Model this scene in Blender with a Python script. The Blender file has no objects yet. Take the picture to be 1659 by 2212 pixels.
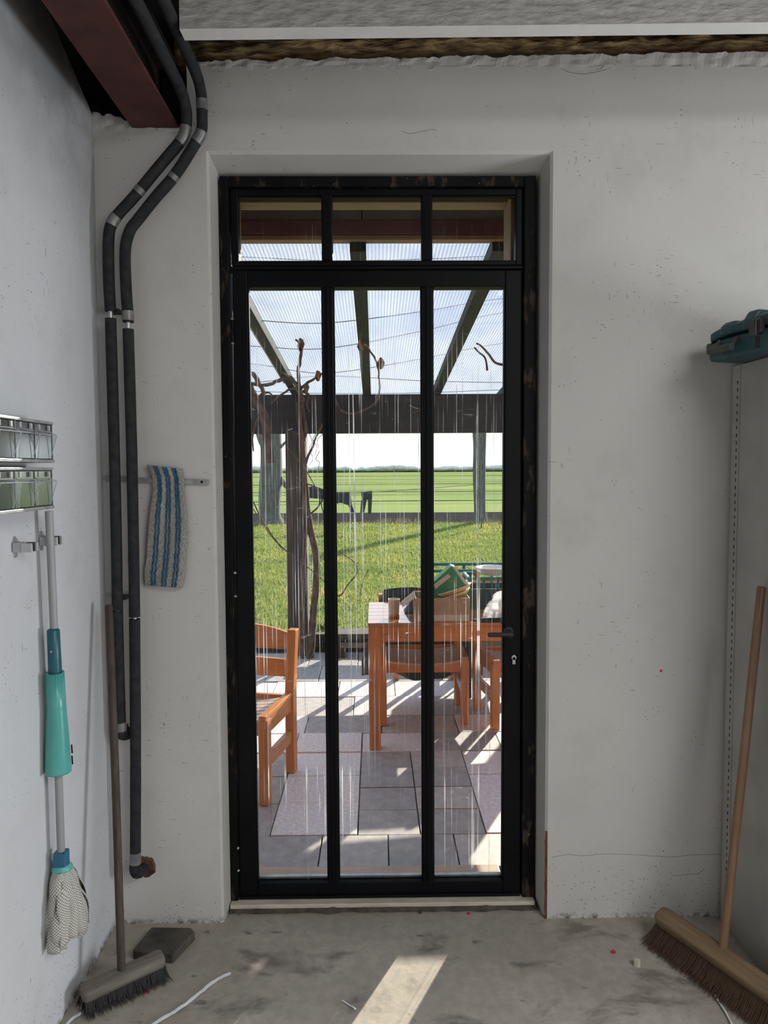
import bpy, math, random
from mathutils import Vector, Matrix, noise
random.seed(7)
S = bpy.context.scene
COL = S.collection

# ------------------------------------------------------------------ camera
F = 1540.0; CAMH = 1.5
PSI, TH, RHO = math.radians(0.7), math.radians(3.4), math.radians(0.33)
fw = Vector((math.sin(PSI)*math.cos(TH), math.cos(PSI)*math.cos(TH), -math.sin(TH)))
r0 = Vector((math.cos(PSI), -math.sin(PSI), 0)); u0 = r0.cross(fw)
RT = r0*math.cos(RHO) - u0*math.sin(RHO); UP = u0*math.cos(RHO) + r0*math.sin(RHO)
EYE = Vector((0, 0, CAMH))
cd = bpy.data.cameras.new('camera'); cam = bpy.data.objects.new('camera', cd); COL.objects.link(cam)
M = Matrix.Identity(4)
for i in range(3):
    M[i][0] = RT[i]; M[i][1] = UP[i]; M[i][2] = -fw[i]; M[i][3] = EYE[i]
cam.matrix_world = M
cd.sensor_fit = 'VERTICAL'; cd.sensor_height = 36.0; cd.sensor_width = 27.0; cd.lens = F/2212*36.0
cd.clip_start = 0.02; cd.clip_end = 2000
S.camera = cam
def ray(x, y): return fw + RT*((x-829.5)/F) + UP*((1106-y)/F)
def aY(x, y, Y): d = ray(x, y); return EYE + d*(Y/d.y)
def aX(x, y, X): d = ray(x, y); return EYE + d*(X/d.x)
def aZ(x, y, Z): d = ray(x, y); return EYE + d*((Z-CAMH)/d.z)

# ------------------------------------------------------------------ light
SUN_AZ, SUN_EL = math.radians(26.5), math.radians(18.2)
sd = bpy.data.lights.new('sun', 'SUN'); sd.energy = 13.0; sd.angle = math.radians(0.55); sd.color = (1.0, 0.91, 0.76)
so = bpy.data.objects.new('sun', sd); COL.objects.link(so)
sdir = Vector((math.sin(SUN_AZ)*math.cos(SUN_EL), math.cos(SUN_AZ)*math.cos(SUN_EL), math.sin(SUN_EL)))
so.rotation_euler = sdir.to_track_quat('Z', 'Y').to_euler()
def area(name, loc, target, sx, sy, power, color):
    d = bpy.data.lights.new(name, 'AREA'); d.shape = 'RECTANGLE'; d.size = sx; d.size_y = sy; d.energy = power; d.color = color
    o = bpy.data.objects.new(name, d); COL.objects.link(o); o.location = loc
    o.rotation_euler = (Vector(loc)-Vector(target)).to_track_quat('Z', 'Y').to_euler()
    return o
# daylight entering through the wide open barn doorway behind the camera, to the right
area('doorway_daylight', (2.95, -3.45, 1.2), (1.2, 2.0, 1.2), 2.2, 2.2, 8, (0.95, 0.975, 1.0))
# daylight falling through the roof light in the ceiling, right of and behind the camera
area('skylight_daylight', (2.1, -.7, 3.05), (2.1, -.7, 0), 2.0, 1.9, 76, (0.99, 1.0, 0.965))
# added lamp at an unseen opening in the right wall, brightening the left wall
area('left_wall_fill', (4.19, 1.05, .85), (-.8, 1.25, .3), 1.0, 1.1, 92, (0.88, 0.94, 1.0))

w = bpy.data.worlds.new('sky'); S.world = w; w.use_nodes = True
nt = w.node_tree; nt.nodes.clear()
def N(nt, t, **k):
    n = nt.nodes.new(t)
    for a, b in k.items():
        if a == 'inp':
            for i, v in b.items(): n.inputs[i].default_value = v
        else: setattr(n, a, b)
    return n
L = lambda nt, a, b: nt.links.new(a, b)
tc = N(nt, 'ShaderNodeTexCoord'); sx = N(nt, 'ShaderNodeSeparateXYZ'); L(nt, tc.outputs['Generated'], sx.inputs[0])
rp = N(nt, 'ShaderNodeValToRGB'); L(nt, sx.outputs['Z'], rp.inputs[0])
e = rp.color_ramp.elements
e[0].position = 0.0; e[0].color = (1.0, 1.0, 1.0, 1)
e[1].position = 0.75; e[1].color = (0.30, 0.46, 0.78, 1)
q = e.new(0.10); q.color = (0.90, 0.96, 1.0, 1)
q = e.new(0.26); q.color = (0.58, 0.71, 0.92, 1)
mp = N(nt, 'ShaderNodeMapping', inp={3: (1.6, 1.6, 5.0)}); L(nt, tc.outputs['Generated'], mp.inputs[0])
nz = N(nt, 'ShaderNodeTexNoise', inp={'Scale': 2.2, 'Detail': 6.0, 'Roughness': 0.6}); L(nt, mp.outputs[0], nz.inputs['Vector'])
cr = N(nt, 'ShaderNodeValToRGB'); L(nt, nz.outputs['Fac'], cr.inputs[0])
cr.color_ramp.elements[0].position = 0.44; cr.color_ramp.elements[0].color = (0, 0, 0, 1)
cr.color_ramp.elements[1].position = 0.60; cr.color_ramp.elements[1].color = (.85, .85, .85, 1)
mx = N(nt, 'ShaderNodeMix', data_type='RGBA'); L(nt, cr.outputs[0], mx.inputs[0]); L(nt, rp.outputs[0], mx.inputs[6]); mx.inputs[7].default_value = (0.96, 0.98, 1.0, 1)
bg = N(nt, 'ShaderNodeBackground', inp={'Strength': 1.6}); L(nt, mx.outputs[2], bg.inputs[0])
ow = N(nt, 'ShaderNodeOutputWorld'); L(nt, bg.outputs[0], ow.inputs[0])

S.view_settings.view_transform = 'Standard'; S.view_settings.look = 'None'
S.view_settings.gamma = 1.0; S.view_settings.use_curve_mapping = False
S.view_settings.exposure = 0.0
S.cycles.use_denoising = True
S.cycles.max_bounces = 6; S.cycles.diffuse_bounces = 4; S.cycles.glossy_bounces = 3; S.cycles.transparent_max_bounces = 16; S.cycles.transmission_bounces = 3
S.cycles.caustics_reflective = False; S.cycles.caustics_refractive = False
S.cycles.sample_clamp_indirect = 6.0

# ------------------------------------------------------------------ materials
MATS = {}
def newmat(name):
    m = bpy.data.materials.new(name); m.use_nodes = True; m.node_tree.nodes.clear(); return m, m.node_tree
def out(nt, s): o = N(nt, 'ShaderNodeOutputMaterial'); L(nt, s, o.inputs['Surface']); return o
def coords(nt, scale=(1, 1, 1), rot=(0, 0, 0), kind='Object'):
    t = N(nt, 'ShaderNodeTexCoord'); m = N(nt, 'ShaderNodeMapping'); m.inputs[3].default_value = scale; m.inputs[2].default_value = rot
    L(nt, t.outputs[kind], m.inputs[0]); return m.outputs[0]
def nse(nt, vec, scale, detail=4, rough=.55, dist=0):
    n = N(nt, 'ShaderNodeTexNoise', inp={'Scale': scale, 'Detail': detail, 'Roughness': rough, 'Distortion': dist}); L(nt, vec, n.inputs['Vector']); return n.outputs['Fac']
def ramp(nt, fac, stops):
    r = N(nt, 'ShaderNodeValToRGB'); L(nt, fac, r.inputs[0]); e = r.color_ramp.elements
    while len(e) < len(stops): e.new(.5)
    for i, (p, c) in enumerate(stops):
        e[i].position = p; e[i].color = (c, c, c, 1) if isinstance(c, (int, float)) else (*c, 1)
    return r.outputs[0]
def mix(nt, fac, a, b, mode='MIX'):
    m = N(nt, 'ShaderNodeMix', data_type='RGBA', blend_type=mode)
    for s, i in ((fac, 0), (a, 6), (b, 7)):
        if hasattr(s, 'is_output'): L(nt, s, m.inputs[i])
        elif i == 0: m.inputs[0].default_value = s
        else: m.inputs[i].default_value = (*s, 1) if len(s) == 3 else s
    return m.outputs[2]
def mth(nt, op, a, b=0.0, clamp=False):
    m = N(nt, 'ShaderNodeMath', operation=op, use_clamp=clamp)
    for s, i in ((a, 0), (b, 1)):
        if hasattr(s, 'is_output'): L(nt, s, m.inputs[i])
        else: m.inputs[i].default_value = s
    return m.outputs[0]
def sepz(nt):
    t = N(nt, 'ShaderNodeTexCoord'); s = N(nt, 'ShaderNodeSeparateXYZ'); L(nt, t.outputs['Object'], s.inputs[0]); return s.outputs
def maprange(nt, v, a, b, c=0., d=1.):
    m = N(nt, 'ShaderNodeMapRange', inp={1: a, 2: b, 3: c, 4: d}); L(nt, v, m.inputs[0]); return m.outputs[0]
def bsdf(nt, col, rough=.6, metal=0., bump=None, bstr=.3, bdist=.01, spec=.5, coat=0.):
    b = N(nt, 'ShaderNodeBsdfPrincipled')
    for s, k in ((col, 'Base Color'), (rough, 'Roughness')):
        if hasattr(s, 'is_output'): L(nt, s, b.inputs[k])
        else: b.inputs[k].default_value = (*s, 1) if k == 'Base Color' else s
    b.inputs['Metallic'].default_value = metal; b.inputs['Specular IOR Level'].default_value = spec; b.inputs['Coat Weight'].default_value = coat
    if bump is not None:
        bn = N(nt, 'ShaderNodeBump', inp={'Strength': bstr, 'Distance': bdist}); L(nt, bump, bn.inputs['Height']); L(nt, bn.outputs[0], b.inputs['Normal'])
    return b.outputs[0]
def mottled(name, c1, c2, scale=8, rough=.6, metal=0., stretch=(1, 1, 1), bstr=.25, bdist=.004, spec=.5, kind='Object', lo=.35, hi=.65, coat=0., detail=5):
    m, nt = newmat(name); v = coords(nt, stretch, kind=kind); f = nse(nt, v, scale, detail)
    out(nt, bsdf(nt, ramp(nt, f, [(lo, c1), (hi, c2)]), rough, metal, f, bstr, bdist, spec, coat)); MATS[name] = m; return m
def wood(name, c1, c2, axis='z', scale=5, rough=.45, coat=0., knots=True):
    m, nt = newmat(name); st = {'x': (1, 14, 14), 'y': (14, 1, 14), 'z': (14, 14, 1)}[axis]
    v = coords(nt, st); f = nse(nt, v, scale, 4, .6, .6); f2 = nse(nt, coords(nt), 3, 3)
    c = ramp(nt, f, [(.3, c1), (.7, c2)]); c = mix(nt, mth(nt, 'MULTIPLY', f2, .35), c, tuple(x*.55 for x in c1))
    if knots:
        vo = N(nt, 'ShaderNodeTexVoronoi', inp={'Scale': 5.0}); L(nt, coords(nt, {'x': (.45, 1, 1), 'y': (1, .45, 1), 'z': (1, 1, .45)}[axis]), vo.inputs['Vector'])
        c = mix(nt, ramp(nt, vo.outputs['Distance'], [(.045, .85), (.085, 0)]), c, (.12, .035, .012))
    out(nt, bsdf(nt, c, rough, 0, f, .12, .002, .5, coat)); MATS[name] = m; return m

def plaster(name, tint):
    m, nt = newmat(name); v = coords(nt)
    big = nse(nt, v, 1.3, 5, .6); fine = nse(nt, v, 90, 3)
    c = ramp(nt, big, [(.3, tuple(x*.90 for x in tint)), (.7, tint)])
    z = sepz(nt)
    # scuffs: thin slanted marks
    def marks(st, rot, sc, th, dens):
        a = nse(nt, coords(nt, st, rot), sc, 2, .5); b = nse(nt, v, 2.3, 3)
        return mth(nt, 'MULTIPLY', ramp(nt, a, [(th, 0), (th+.02, 1)]), ramp(nt, b, [(dens, 0), (dens+.1, 1)]))
    s1 = marks((3, 3, 22), (0, .25, .2), 9, .705, .48); s2 = marks((18, 18, 2.5), (.1, -.15, 0), 9, .715, .48)
    c = mix(nt, mth(nt, 'MULTIPLY', mth(nt, 'MAXIMUM', s1, s2), .65), c, (.12, .115, .11))
    # dark flecks, denser near the floor
    vo = N(nt, 'ShaderNodeTexVoronoi', inp={'Scale': 75.0, 'Randomness': 1.0}); L(nt, v, vo.inputs['Vector'])
    dots = ramp(nt, vo.outputs['Distance'], [(.10, 1), (.17, 0)])
    sparse = ramp(nt, nse(nt, v, 11, 2), [(.61, 0), (.65, 1)])
    low = maprange(nt, z['Z'], .36, .05); lowm = mth(nt, 'MULTIPLY', low, ramp(nt, nse(nt, v, 6, 3), [(.40, 0), (.52, 1)]))
    c = mix(nt, mth(nt, 'MULTIPLY', dots, mth(nt, 'MAXIMUM', mth(nt, 'MULTIPLY', sparse, .8), lowm), True), c, (.07, .06, .055))
    # soft grime and a worn base line
    g = mth(nt, 'MULTIPLY', ramp(nt, nse(nt, v, 3.5, 6, .65), [(.52, 0), (.75, 1)]), .28)
    c = mix(nt, g, c, (.33, .315, .29))
    basel = mth(nt, 'MULTIPLY', maprange(nt, z['Z'], .022, .0), ramp(nt, nse(nt, v, 45, 3), [(.45, 0), (.6, 1)]))
    c = mix(nt, basel, c, (.10, .085, .07))
    if name == 'plaster_bluelit':
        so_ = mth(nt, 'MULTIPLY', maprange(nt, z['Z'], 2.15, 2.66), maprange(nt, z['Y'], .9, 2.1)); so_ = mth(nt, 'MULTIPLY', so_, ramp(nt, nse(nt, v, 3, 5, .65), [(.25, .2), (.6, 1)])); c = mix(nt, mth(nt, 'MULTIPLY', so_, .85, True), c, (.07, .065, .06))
    h = mth(nt, 'ADD', mth(nt, 'MULTIPLY', fine, .25), big)
    out(nt, bsdf(nt, c, .75, 0, h, .25, .006, .3)); MATS[name] = m
def N_noisecol(nt, v):
    n = N(nt, 'ShaderNodeTexNoise', inp={'Scale': 5.0, 'Detail': 3.0}); L(nt, v, n.inputs['Vector']); return n.outputs['Color']
plaster('plaster', (.60, .585, .56))
plaster('plaster_bluelit', (.60, .605, .625))  # bluish tint puts the cool daylight into the side wall colour

def concrete():
    m, nt = newmat('concrete'); v = coords(nt)
    a = nse(nt, v, 2.2, 7, .62); b = nse(nt, v, 26, 5, .65)
    c = ramp(nt, a, [(.3, (.335, .295, .255)), (.7, (.475, .43, .375))])
    c = mix(nt, ramp(nt, b, [(.42, .35), (.6, 0)]), c, (.25, .225, .195))
    st = ramp(nt, nse(nt, coords(nt, (1.3, 2.2, 1)), 2.9, 6, .62, .5), [(.555, 0), (.66, 1)])
    st2 = ramp(nt, nse(nt, coords(nt, (1, 1.4, 1), (0, 0, .6)), 12, 3, .5), [(.665, 0), (.72, 1)])
    c = mix(nt, mth(nt, 'MULTIPLY', mth(nt, 'MAXIMUM', st, st2), .72), c, (.115, .10, .088))
    sp = N(nt, 'ShaderNodeTexVoronoi', inp={'Scale': 120.0}); L(nt, v, sp.inputs['Vector'])
    c = mix(nt, mth(nt, 'MULTIPLY', ramp(nt, sp.outputs['Distance'], [(.08, 1), (.16, 0)]), ramp(nt, nse(nt, v, 8, 2), [(.56, 0), (.66, 1)])), c, (.05, .045, .04))
    out(nt, bsdf(nt, c, ramp(nt, st, [(0, .78), (1, .5)]), 0, mth(nt, 'ADD', a, mth(nt, 'MULTIPLY', b, .4)), .3, .008, .35)); MATS['concrete'] = m
concrete()

def blackpaint(name, chip):
    m, nt = newmat(name); v = coords(nt)
    n1 = nse(nt, coords(nt, (3, 3, 1)), 7, 6, .65)
    c = mix(nt, ramp(nt, nse(nt, v, 5, 4), [(.3, 0), (.7, 1)]), (.0035, .0038, .005), (.007, .0075, .009))
    if chip:
        c = mix(nt, ramp(nt, n1, [(.555, 0), (.61, 1)]), c, (.055, .037, .026))
        c = mix(nt, ramp(nt, nse(nt, v, 34, 4, .7), [(.70, 0), (.73, 1)]), c, (.20, .17, .14))
    out(nt, bsdf(nt, c, .55 if chip else .42, 0, n1, .35 if chip else .08, .004, .12)); MATS[name] = m
blackpaint('black_chipped', True); blackpaint('black_satin', False)

def dirtyglass(name, zlo, zhi, amount):
    m, nt = newmat(name); v = coords(nt); z = sepz(nt)
    s1 = ramp(nt, nse(nt, coords(nt, (150, 1, .8)), 1.0, 3, .65, .25), [(.61, 0), (.67, 1)])
    s2 = ramp(nt, nse(nt, coords(nt, (310, 1, 1.8)), 1.0, 2, .6, .3), [(.65, 0), (.70, .9)])
    broad = nse(nt, coords(nt, (5, 1, 1.6)), 2.2, 4, .6)
    zm = mth(nt, 'MULTIPLY', maprange(nt, z['Z'], zhi, zhi-.14), maprange(nt, z['Z'], zlo-.5, zlo, .25, 1))
    msk = mth(nt, 'MULTIPLY', zm, ramp(nt, broad, [(.36, .10), (.60, 1)]))
    dots = N(nt, 'ShaderNodeTexVoronoi', inp={'Scale': 190.0}); L(nt, v, dots.inputs['Vector'])
    dd = mth(nt, 'MULTIPLY', ramp(nt, dots.outputs['Distance'], [(.10, 1), (.17, 0)]), ramp(nt, nse(nt, v, 9, 3), [(.54, 0), (.62, .9)]))
    wipe = mth(nt, 'MULTIPLY', ramp(nt, nse(nt, coords(nt, (3, 1, 9), (0, .5, 0)), 5, 5, .7, .8), [(.64, 0), (.74, .45)]), zm)
    f = mth(nt, 'MULTIPLY', mth(nt, 'MAXIMUM', s1, s2), msk)
    f = mth(nt, 'MAXIMUM', mth(nt, 'MULTIPLY', f, .8), mth(nt, 'MULTIPLY', dd, mth(nt, 'MULTIPLY', zm, .20)))
    f = mth(nt, 'MAXIMUM', f, mth(nt, 'MULTIPLY', wipe, .5))
    f = mth(nt, 'MULTIPLY', mth(nt, 'ADD', f, mth(nt, 'MULTIPLY', msk, .002)), amount, True)
    tr = N(nt, 'ShaderNodeBsdfTransparent', inp={0: (.965, .98, .975, 1)}); gl = N(nt, 'ShaderNodeBsdfGlossy', inp={'Roughness': .0})
    fr = N(nt, 'ShaderNodeFresnel', inp={'IOR': 1.32}); ms = N(nt, 'ShaderNodeMixShader'); L(nt, fr.outputs[0], ms.inputs[0]); L(nt, tr.outputs[0], ms.inputs[1]); L(nt, gl.outputs[0], ms.inputs[2])
    df = N(nt, 'ShaderNodeBsdfDiffuse', inp={0: (.85, .88, .9, 1)}); tl = N(nt, 'ShaderNodeBsdfTranslucent', inp={0: (.9, .93, .95, 1)})
    md = N(nt, 'ShaderNodeMixShader', inp={0: .55}); L(nt, df.outputs[0], md.inputs[1]); L(nt, tl.outputs[0], md.inputs[2])
    mm = N(nt, 'ShaderNodeMixShader'); L(nt, f, mm.inputs[0]); L(nt, ms.outputs[0], mm.inputs[1]); L(nt, md.outputs[0], mm.inputs[2])
    out(nt, mm.outputs[0]); MATS[name] = m
dirtyglass('glass_door', .75, 1.98, 1.0); dirtyglass('glass_transom', 2.0, 2.33, .35)

def sheet(name, tcol, trans, gloss=.12):
    m, nt = newmat(name); tr = N(nt, 'ShaderNodeBsdfTransparent', inp={0: (*tcol, 1)}); tl = N(nt, 'ShaderNodeBsdfTranslucent', inp={0: (.86, .86, .88, 1)})
    g = N(nt, 'ShaderNodeBsdfGlossy', inp={'Roughness': .12}); a = N(nt, 'ShaderNodeMixShader', inp={0: 1-trans}); L(nt, tr.outputs[0], a.inputs[1]); L(nt, tl.outputs[0], a.inputs[2])
    if name == 'polycarbonate':
        v = coords(nt); f = ramp(nt, nse(nt, coords(nt, (2, .6, 1)), 3, 5, .65), [(.35, .05), (.7, .25)]); L(nt, f, a.inputs[0]); out(nt, a.outputs[0]); MATS[name] = m; return
    b = N(nt, 'ShaderNodeMixShader', inp={0: gloss}); L(nt, a.outputs[0], b.inputs[1]); L(nt, g.outputs[0], b.inputs[2]); out(nt, b.outputs[0]); MATS[name] = m
sheet('polycarbonate', (.74, .76, .80), .65, 0.0); sheet('clear_plastic', (.95, .96, .97), .97, .05); sheet('bin_window', (.80, .82, .83), .96, .55)
sheet('milky_blocker', (.9, .9, .9), .03, .05); sheet('white_film', (.95, .95, .95), .25, .05); sheet('rib_plastic', (.45, .46, .48), .35, .0)

mottled('pipe_foam', (.020, .021, .023), (.036, .037, .039), 40, .9, bstr=.5, spec=.2)
mottled('pipe_tape', (.16, .16, .16), (.24, .24, .235), 30, .38, .3)
mottled('galvanised', (.42, .43, .44), (.62, .62, .62), 25, .4, .85)
mottled('dull_metal', (.28, .28, .275), (.42, .42, .41), 30, .5, .6)
mottled('red_steel', (.045, .010, .009), (.085, .022, .019), 9, .65, bstr=.3)
mottled('shaded_steel', (.008, .006, .006), (.018, .010, .009), 9, .8, spec=.2)  # red steel darkened, the blocked light put into the web colour
mottled('beam_concrete', (.33, .32, .30), (.46, .45, .43), 22, .8, bstr=.9, bdist=.01, stretch=(1, 1, 3))
mottled('beam_bounce_lit', (.70, .69, .67), (.78, .77, .75), 7, .7)  # paler than the beam face, bounce light put into the colour
mottled('mineral_wool', (.12, .075, .032), (.50, .33, .16), 28, .95, stretch=(.5, 1, 2.5), bstr=1., bdist=.02)
mottled('void_shade', (.012, .011, .01), (.02, .018, .017), 5, .95)  # near-black colour stands in for the unlit space above the walls
mottled('ceiling_dark', (.05, .045, .04), (.09, .08, .07), 5, .95)
mottled('broken_brick', (.06, .024, .016), (.16, .075, .052), 30, .95, bstr=1., bdist=.01)
mottled('rust', (.07, .022, .012), (.17, .06, .034), 40, .8)
mottled('cabinet_paint', (.36, .35, .32), (.43, .42, .385), 6, .5)
mottled('black_hole', (.006, .006, .006), (.01, .01, .01), 5, .9)
mottled('teal_case', (.018, .062, .072), (.032, .090, .102), 14, .5, bstr=.2)
mottled('teal_bright', (.012, .13, .15), (.02, .18, .20), 10, .45)
mottled('grey_plastic', (.055, .055, .053), (.085, .085, .08), 25, .55)
mottled('clip_grey', (.36, .37, .38), (.46, .47, .48), 25, .5)
mottled('rubber_black', (.015, .015, .016), (.03, .03, .03), 25, .6)
mottled('petrol_plastic', (.004, .075, .105), (.008, .105, .14), 14, .38)
mottled('mint_plastic', (.07, .33, .30), (.10, .39, .36), 9, .32, bstr=.05)
mottled('blue_plastic', (.012, .105, .19), (.02, .14, .23), 14, .4)
mottled('pole_metal', (.24, .24, .24), (.31, .31, .31), 20, .5, .0, stretch=(1, 1, .1))
mottled('cloth_grey', (.27, .25, .22), (.42, .39, .345), 160, .95, bstr=1., bdist=.006, detail=3)
mottled('cloth_blue', (.012, .06, .13), (.03, .13, .24), 120, .95, bstr=1., bdist=.005)
mottled('slab_dark', (.035, .032, .026), (.10, .085, .07), 12, .85, bstr=.8, bdist=.01)
mottled('white_strap', (.62, .63, .65), (.74, .74, .75), 20, .6)
mottled('red_paper', (.42, .01, .03), (.5, .03, .05), 20, .5)
mottled('crumb', (.5, .45, .36), (.62, .56, .46), 30, .8)
mottled('tile_pale', (.53, .49, .50), (.74, .70, .70), 55, .5, bstr=.15, bdist=.002, detail=6)
mottled('tile_grey', (.27, .26, .255), (.38, .365, .355), 18, .6, bstr=.25, detail=8)
mottled('tile_warm', (.36, .335, .315), (.47, .44, .42), 22, .6, bstr=.25, detail=8)
mottled('joint_sand', (.10, .09, .08), (.17, .155, .14), 30, .95, bstr=.8)
mottled('soil', (.05, .04, .03), (.10, .08, .06), 30, .95, bstr=.8)
mottled('sleeper', (.018, .016, .013), (.05, .043, .034), 9, .85, stretch=(.3, 3, 3), bstr=.6)
mottled('post_wood', (.035, .028, .023), (.095, .078, .066), 6, .85, stretch=(8, 8, .6), bstr=.8, bdist=.01)
mottled('vine_bark', (.05, .032, .024), (.15, .105, .08), 22, .95, stretch=(3, 3, .6), bstr=.9, bdist=.006)
mottled('rafter_green', (.016, .024, .018), (.040, .052, .040), 9, .7, stretch=(3, .4, 3), bstr=.3)
mottled('dark_beam', (.008, .007, .0065), (.020, .017, .015), 6, .75, stretch=(.4, 4, 4))
mottled('tree_bark', (.055, .058, .052), (.14, .14, .125), 9, .95, stretch=(4, 4, .6), bstr=.9, bdist=.03)
mottled('dark_cloth', (.006, .006, .007), (.014, .014, .016), 8, .6, bstr=.3)
mottled('jeans', (.012, .016, .024), (.024, .03, .042), 20, .9)
mottled('cardboard', (.33, .25, .17), (.43, .335, .24), 9, .8)
mottled('green_card', (.015, .19, .075), (.03, .26, .11), 8, .5)
mottled('white_paint', (.72, .72, .70), (.8, .8, .78), 10, .5)
mottled('cream_sill', (.50, .45, .36), (.64, .58, .48), 14, .65, stretch=(1, 4, 4))
mottled('yellow_plastic', (.62, .36, .05), (.75, .47, .09), 10, .45)
mottled('cup_paper', (.50, .46, .40), (.58, .54, .47), 14, .7)
mottled('amber', (.52, .20, .02), (.62, .27, .04), 10, .35)
mottled('brown_leaf', (.13, .06, .025), (.28, .15, .06), 20, .8)
mottled('facade_brick', (.16, .07, .05), (.26, .13, .09), 14, .9)
mottled('soffit_grey', (.21, .205, .19), (.29, .28, .26), 6, .8)
mottled('ledger_red', (.12, .048, .040), (.20, .09, .078), 7, .7, stretch=(.5, 3, 3))
mottled('hedge_hazed', (.42, .46, .40), (.60, .62, .55), .25, .95)  # pale tone puts the distance haze into the tree colour
mottled('garment_shed', (.2, .2, .2), (.3, .3, .3), 3, .9)
mottled('wire_metal', (.05, .05, .05), (.09, .085, .08), 20, .6, .5)
wood('pine', (.47, .165, .04), (.64, .27, .08), 'z', 4, .36, .15)
wood('pine_x', (.47, .165, .04), (.64, .27, .08), 'x', 4, .36, .15)
wood('pine_y', (.47, .165, .04), (.64, .27, .08), 'y', 4, .36, .15)
wood('pine_top', (.36, .15, .06), (.48, .22, .10), 'x', 4, .10, .8)
wood('pine_weathered', (.42, .30, .22), (.60, .46, .36), 'x', 4, .38, .2, False)
wood('lining_pine', (.30, .195, .105), (.44, .30, .17), 'x', 4, .6)
wood('broom_tan', (.165, .105, .056), (.285, .195, .11), 'x', 5, .55, 0, False)
wood('handle_brown', (.20, .105, .055), (.30, .17, .095), 'z', 5, .45, .1, False)
wood('old_wood', (.040, .027, .020), (.088, .062, .048), 'z', 5, .7, 0, False)
wood('old_wood_x', (.12, .105, .09), (.225, .20, .175), 'x', 5, .8, 0, False)
wood('bristle_brown', (.06, .030, .016), (.125, .068, .038), 'z', 20, .9, 0, False)
wood('bristle_dark', (.014, .013, .012), (.04, .037, .034), 'z', 20, .9, 0, False)

def mopcloth():
    m, nt = newmat('mop_cloth'); t = N(nt, 'ShaderNodeTexCoord'); sp = N(nt, 'ShaderNodeSeparateXYZ'); L(nt, t.outputs['UV'], sp.inputs[0]); s = sp.outputs
    def line(sgn):
        t = mth(nt, 'ADD', mth(nt, 'MULTIPLY', s['X'], 4.0), mth(nt, 'MULTIPLY', s['Y'], sgn*26.0))
        return ramp(nt, mth(nt, 'FRACT', t), [(.0, 1), (.20, 1), (.24, 0)])
    ln = mth(nt, 'MAXIMUM', line(1.0), line(-1.0))
    c = mix(nt, mth(nt, 'MULTIPLY', ln, .85), (.62, .60, .54), (.05, .05, .055))
    out(nt, bsdf(nt, c, .95, 0, ln, .4, .002, .2)); MATS['mop_cloth'] = m
mopcloth()
def grassmat(name, cols, stripes):
    m, nt = newmat(name); v = coords(nt)
    n = nse(nt, v, .55 if not stripes else .05, 5, .6); c = ramp(nt, n, [(.34, cols[0]), (.5, cols[1]), (.68, cols[2])])
    if stripes:
        l = nse(nt, coords(nt, (.03, .5, 1)), 1.0, 4, .7); c = mix(nt, ramp(nt, l, [(.52, 0), (.64, .8)]), c, (.09, .12, .05)); l2 = nse(nt, coords(nt, (.012, .09, 1)), 1.0, 3, .6); c = mix(nt, ramp(nt, l2, [(.55, 0), (.62, .8)]), c, (.09, .12, .05))
    out(nt, bsdf(nt, c, .9, 0, nse(nt, v, 30, 3), .5, .03, .0)); MATS[name] = m
grassmat('lawn_green', [(.10, .14, .04), (.15, .19, .05), (.25, .24, .07)], False)
grassmat('field_green', [(.19, .245, .085), (.245, .30, .105), (.31, .33, .13)], True)
def blade():
    m, nt = newmat('grass_blade'); n = nse(nt, coords(nt), .8, 4, .6); n2 = nse(nt, coords(nt), 25, 2)
    c = ramp(nt, n, [(.34, (.12, .175, .045)), (.5, (.19, .235, .06)), (.68, (.33, .30, .085))]); c = mix(nt, ramp(nt, n2, [(.45, 0), (.7, .6)]), c, (.36, .36, .17))
    d = N(nt, 'ShaderNodeBsdfDiffuse'); t = N(nt, 'ShaderNodeBsdfTranslucent'); L(nt, c, d.inputs[0]); L(nt, c, t.inputs[0])
    a = N(nt, 'ShaderNodeMixShader', inp={0: .5}); L(nt, d.outputs[0], a.inputs[1]); L(nt, t.outputs[0], a.inputs[2]); out(nt, a.outputs[0]); MATS['grass_blade'] = m
blade()
mottled('furrow_green', (.09, .115, .055), (.15, .18, .08), .6, .95, spec=0)
mottled('dry_grass', (.24, .20, .11), (.42, .36, .22), 20, .9)

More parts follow.
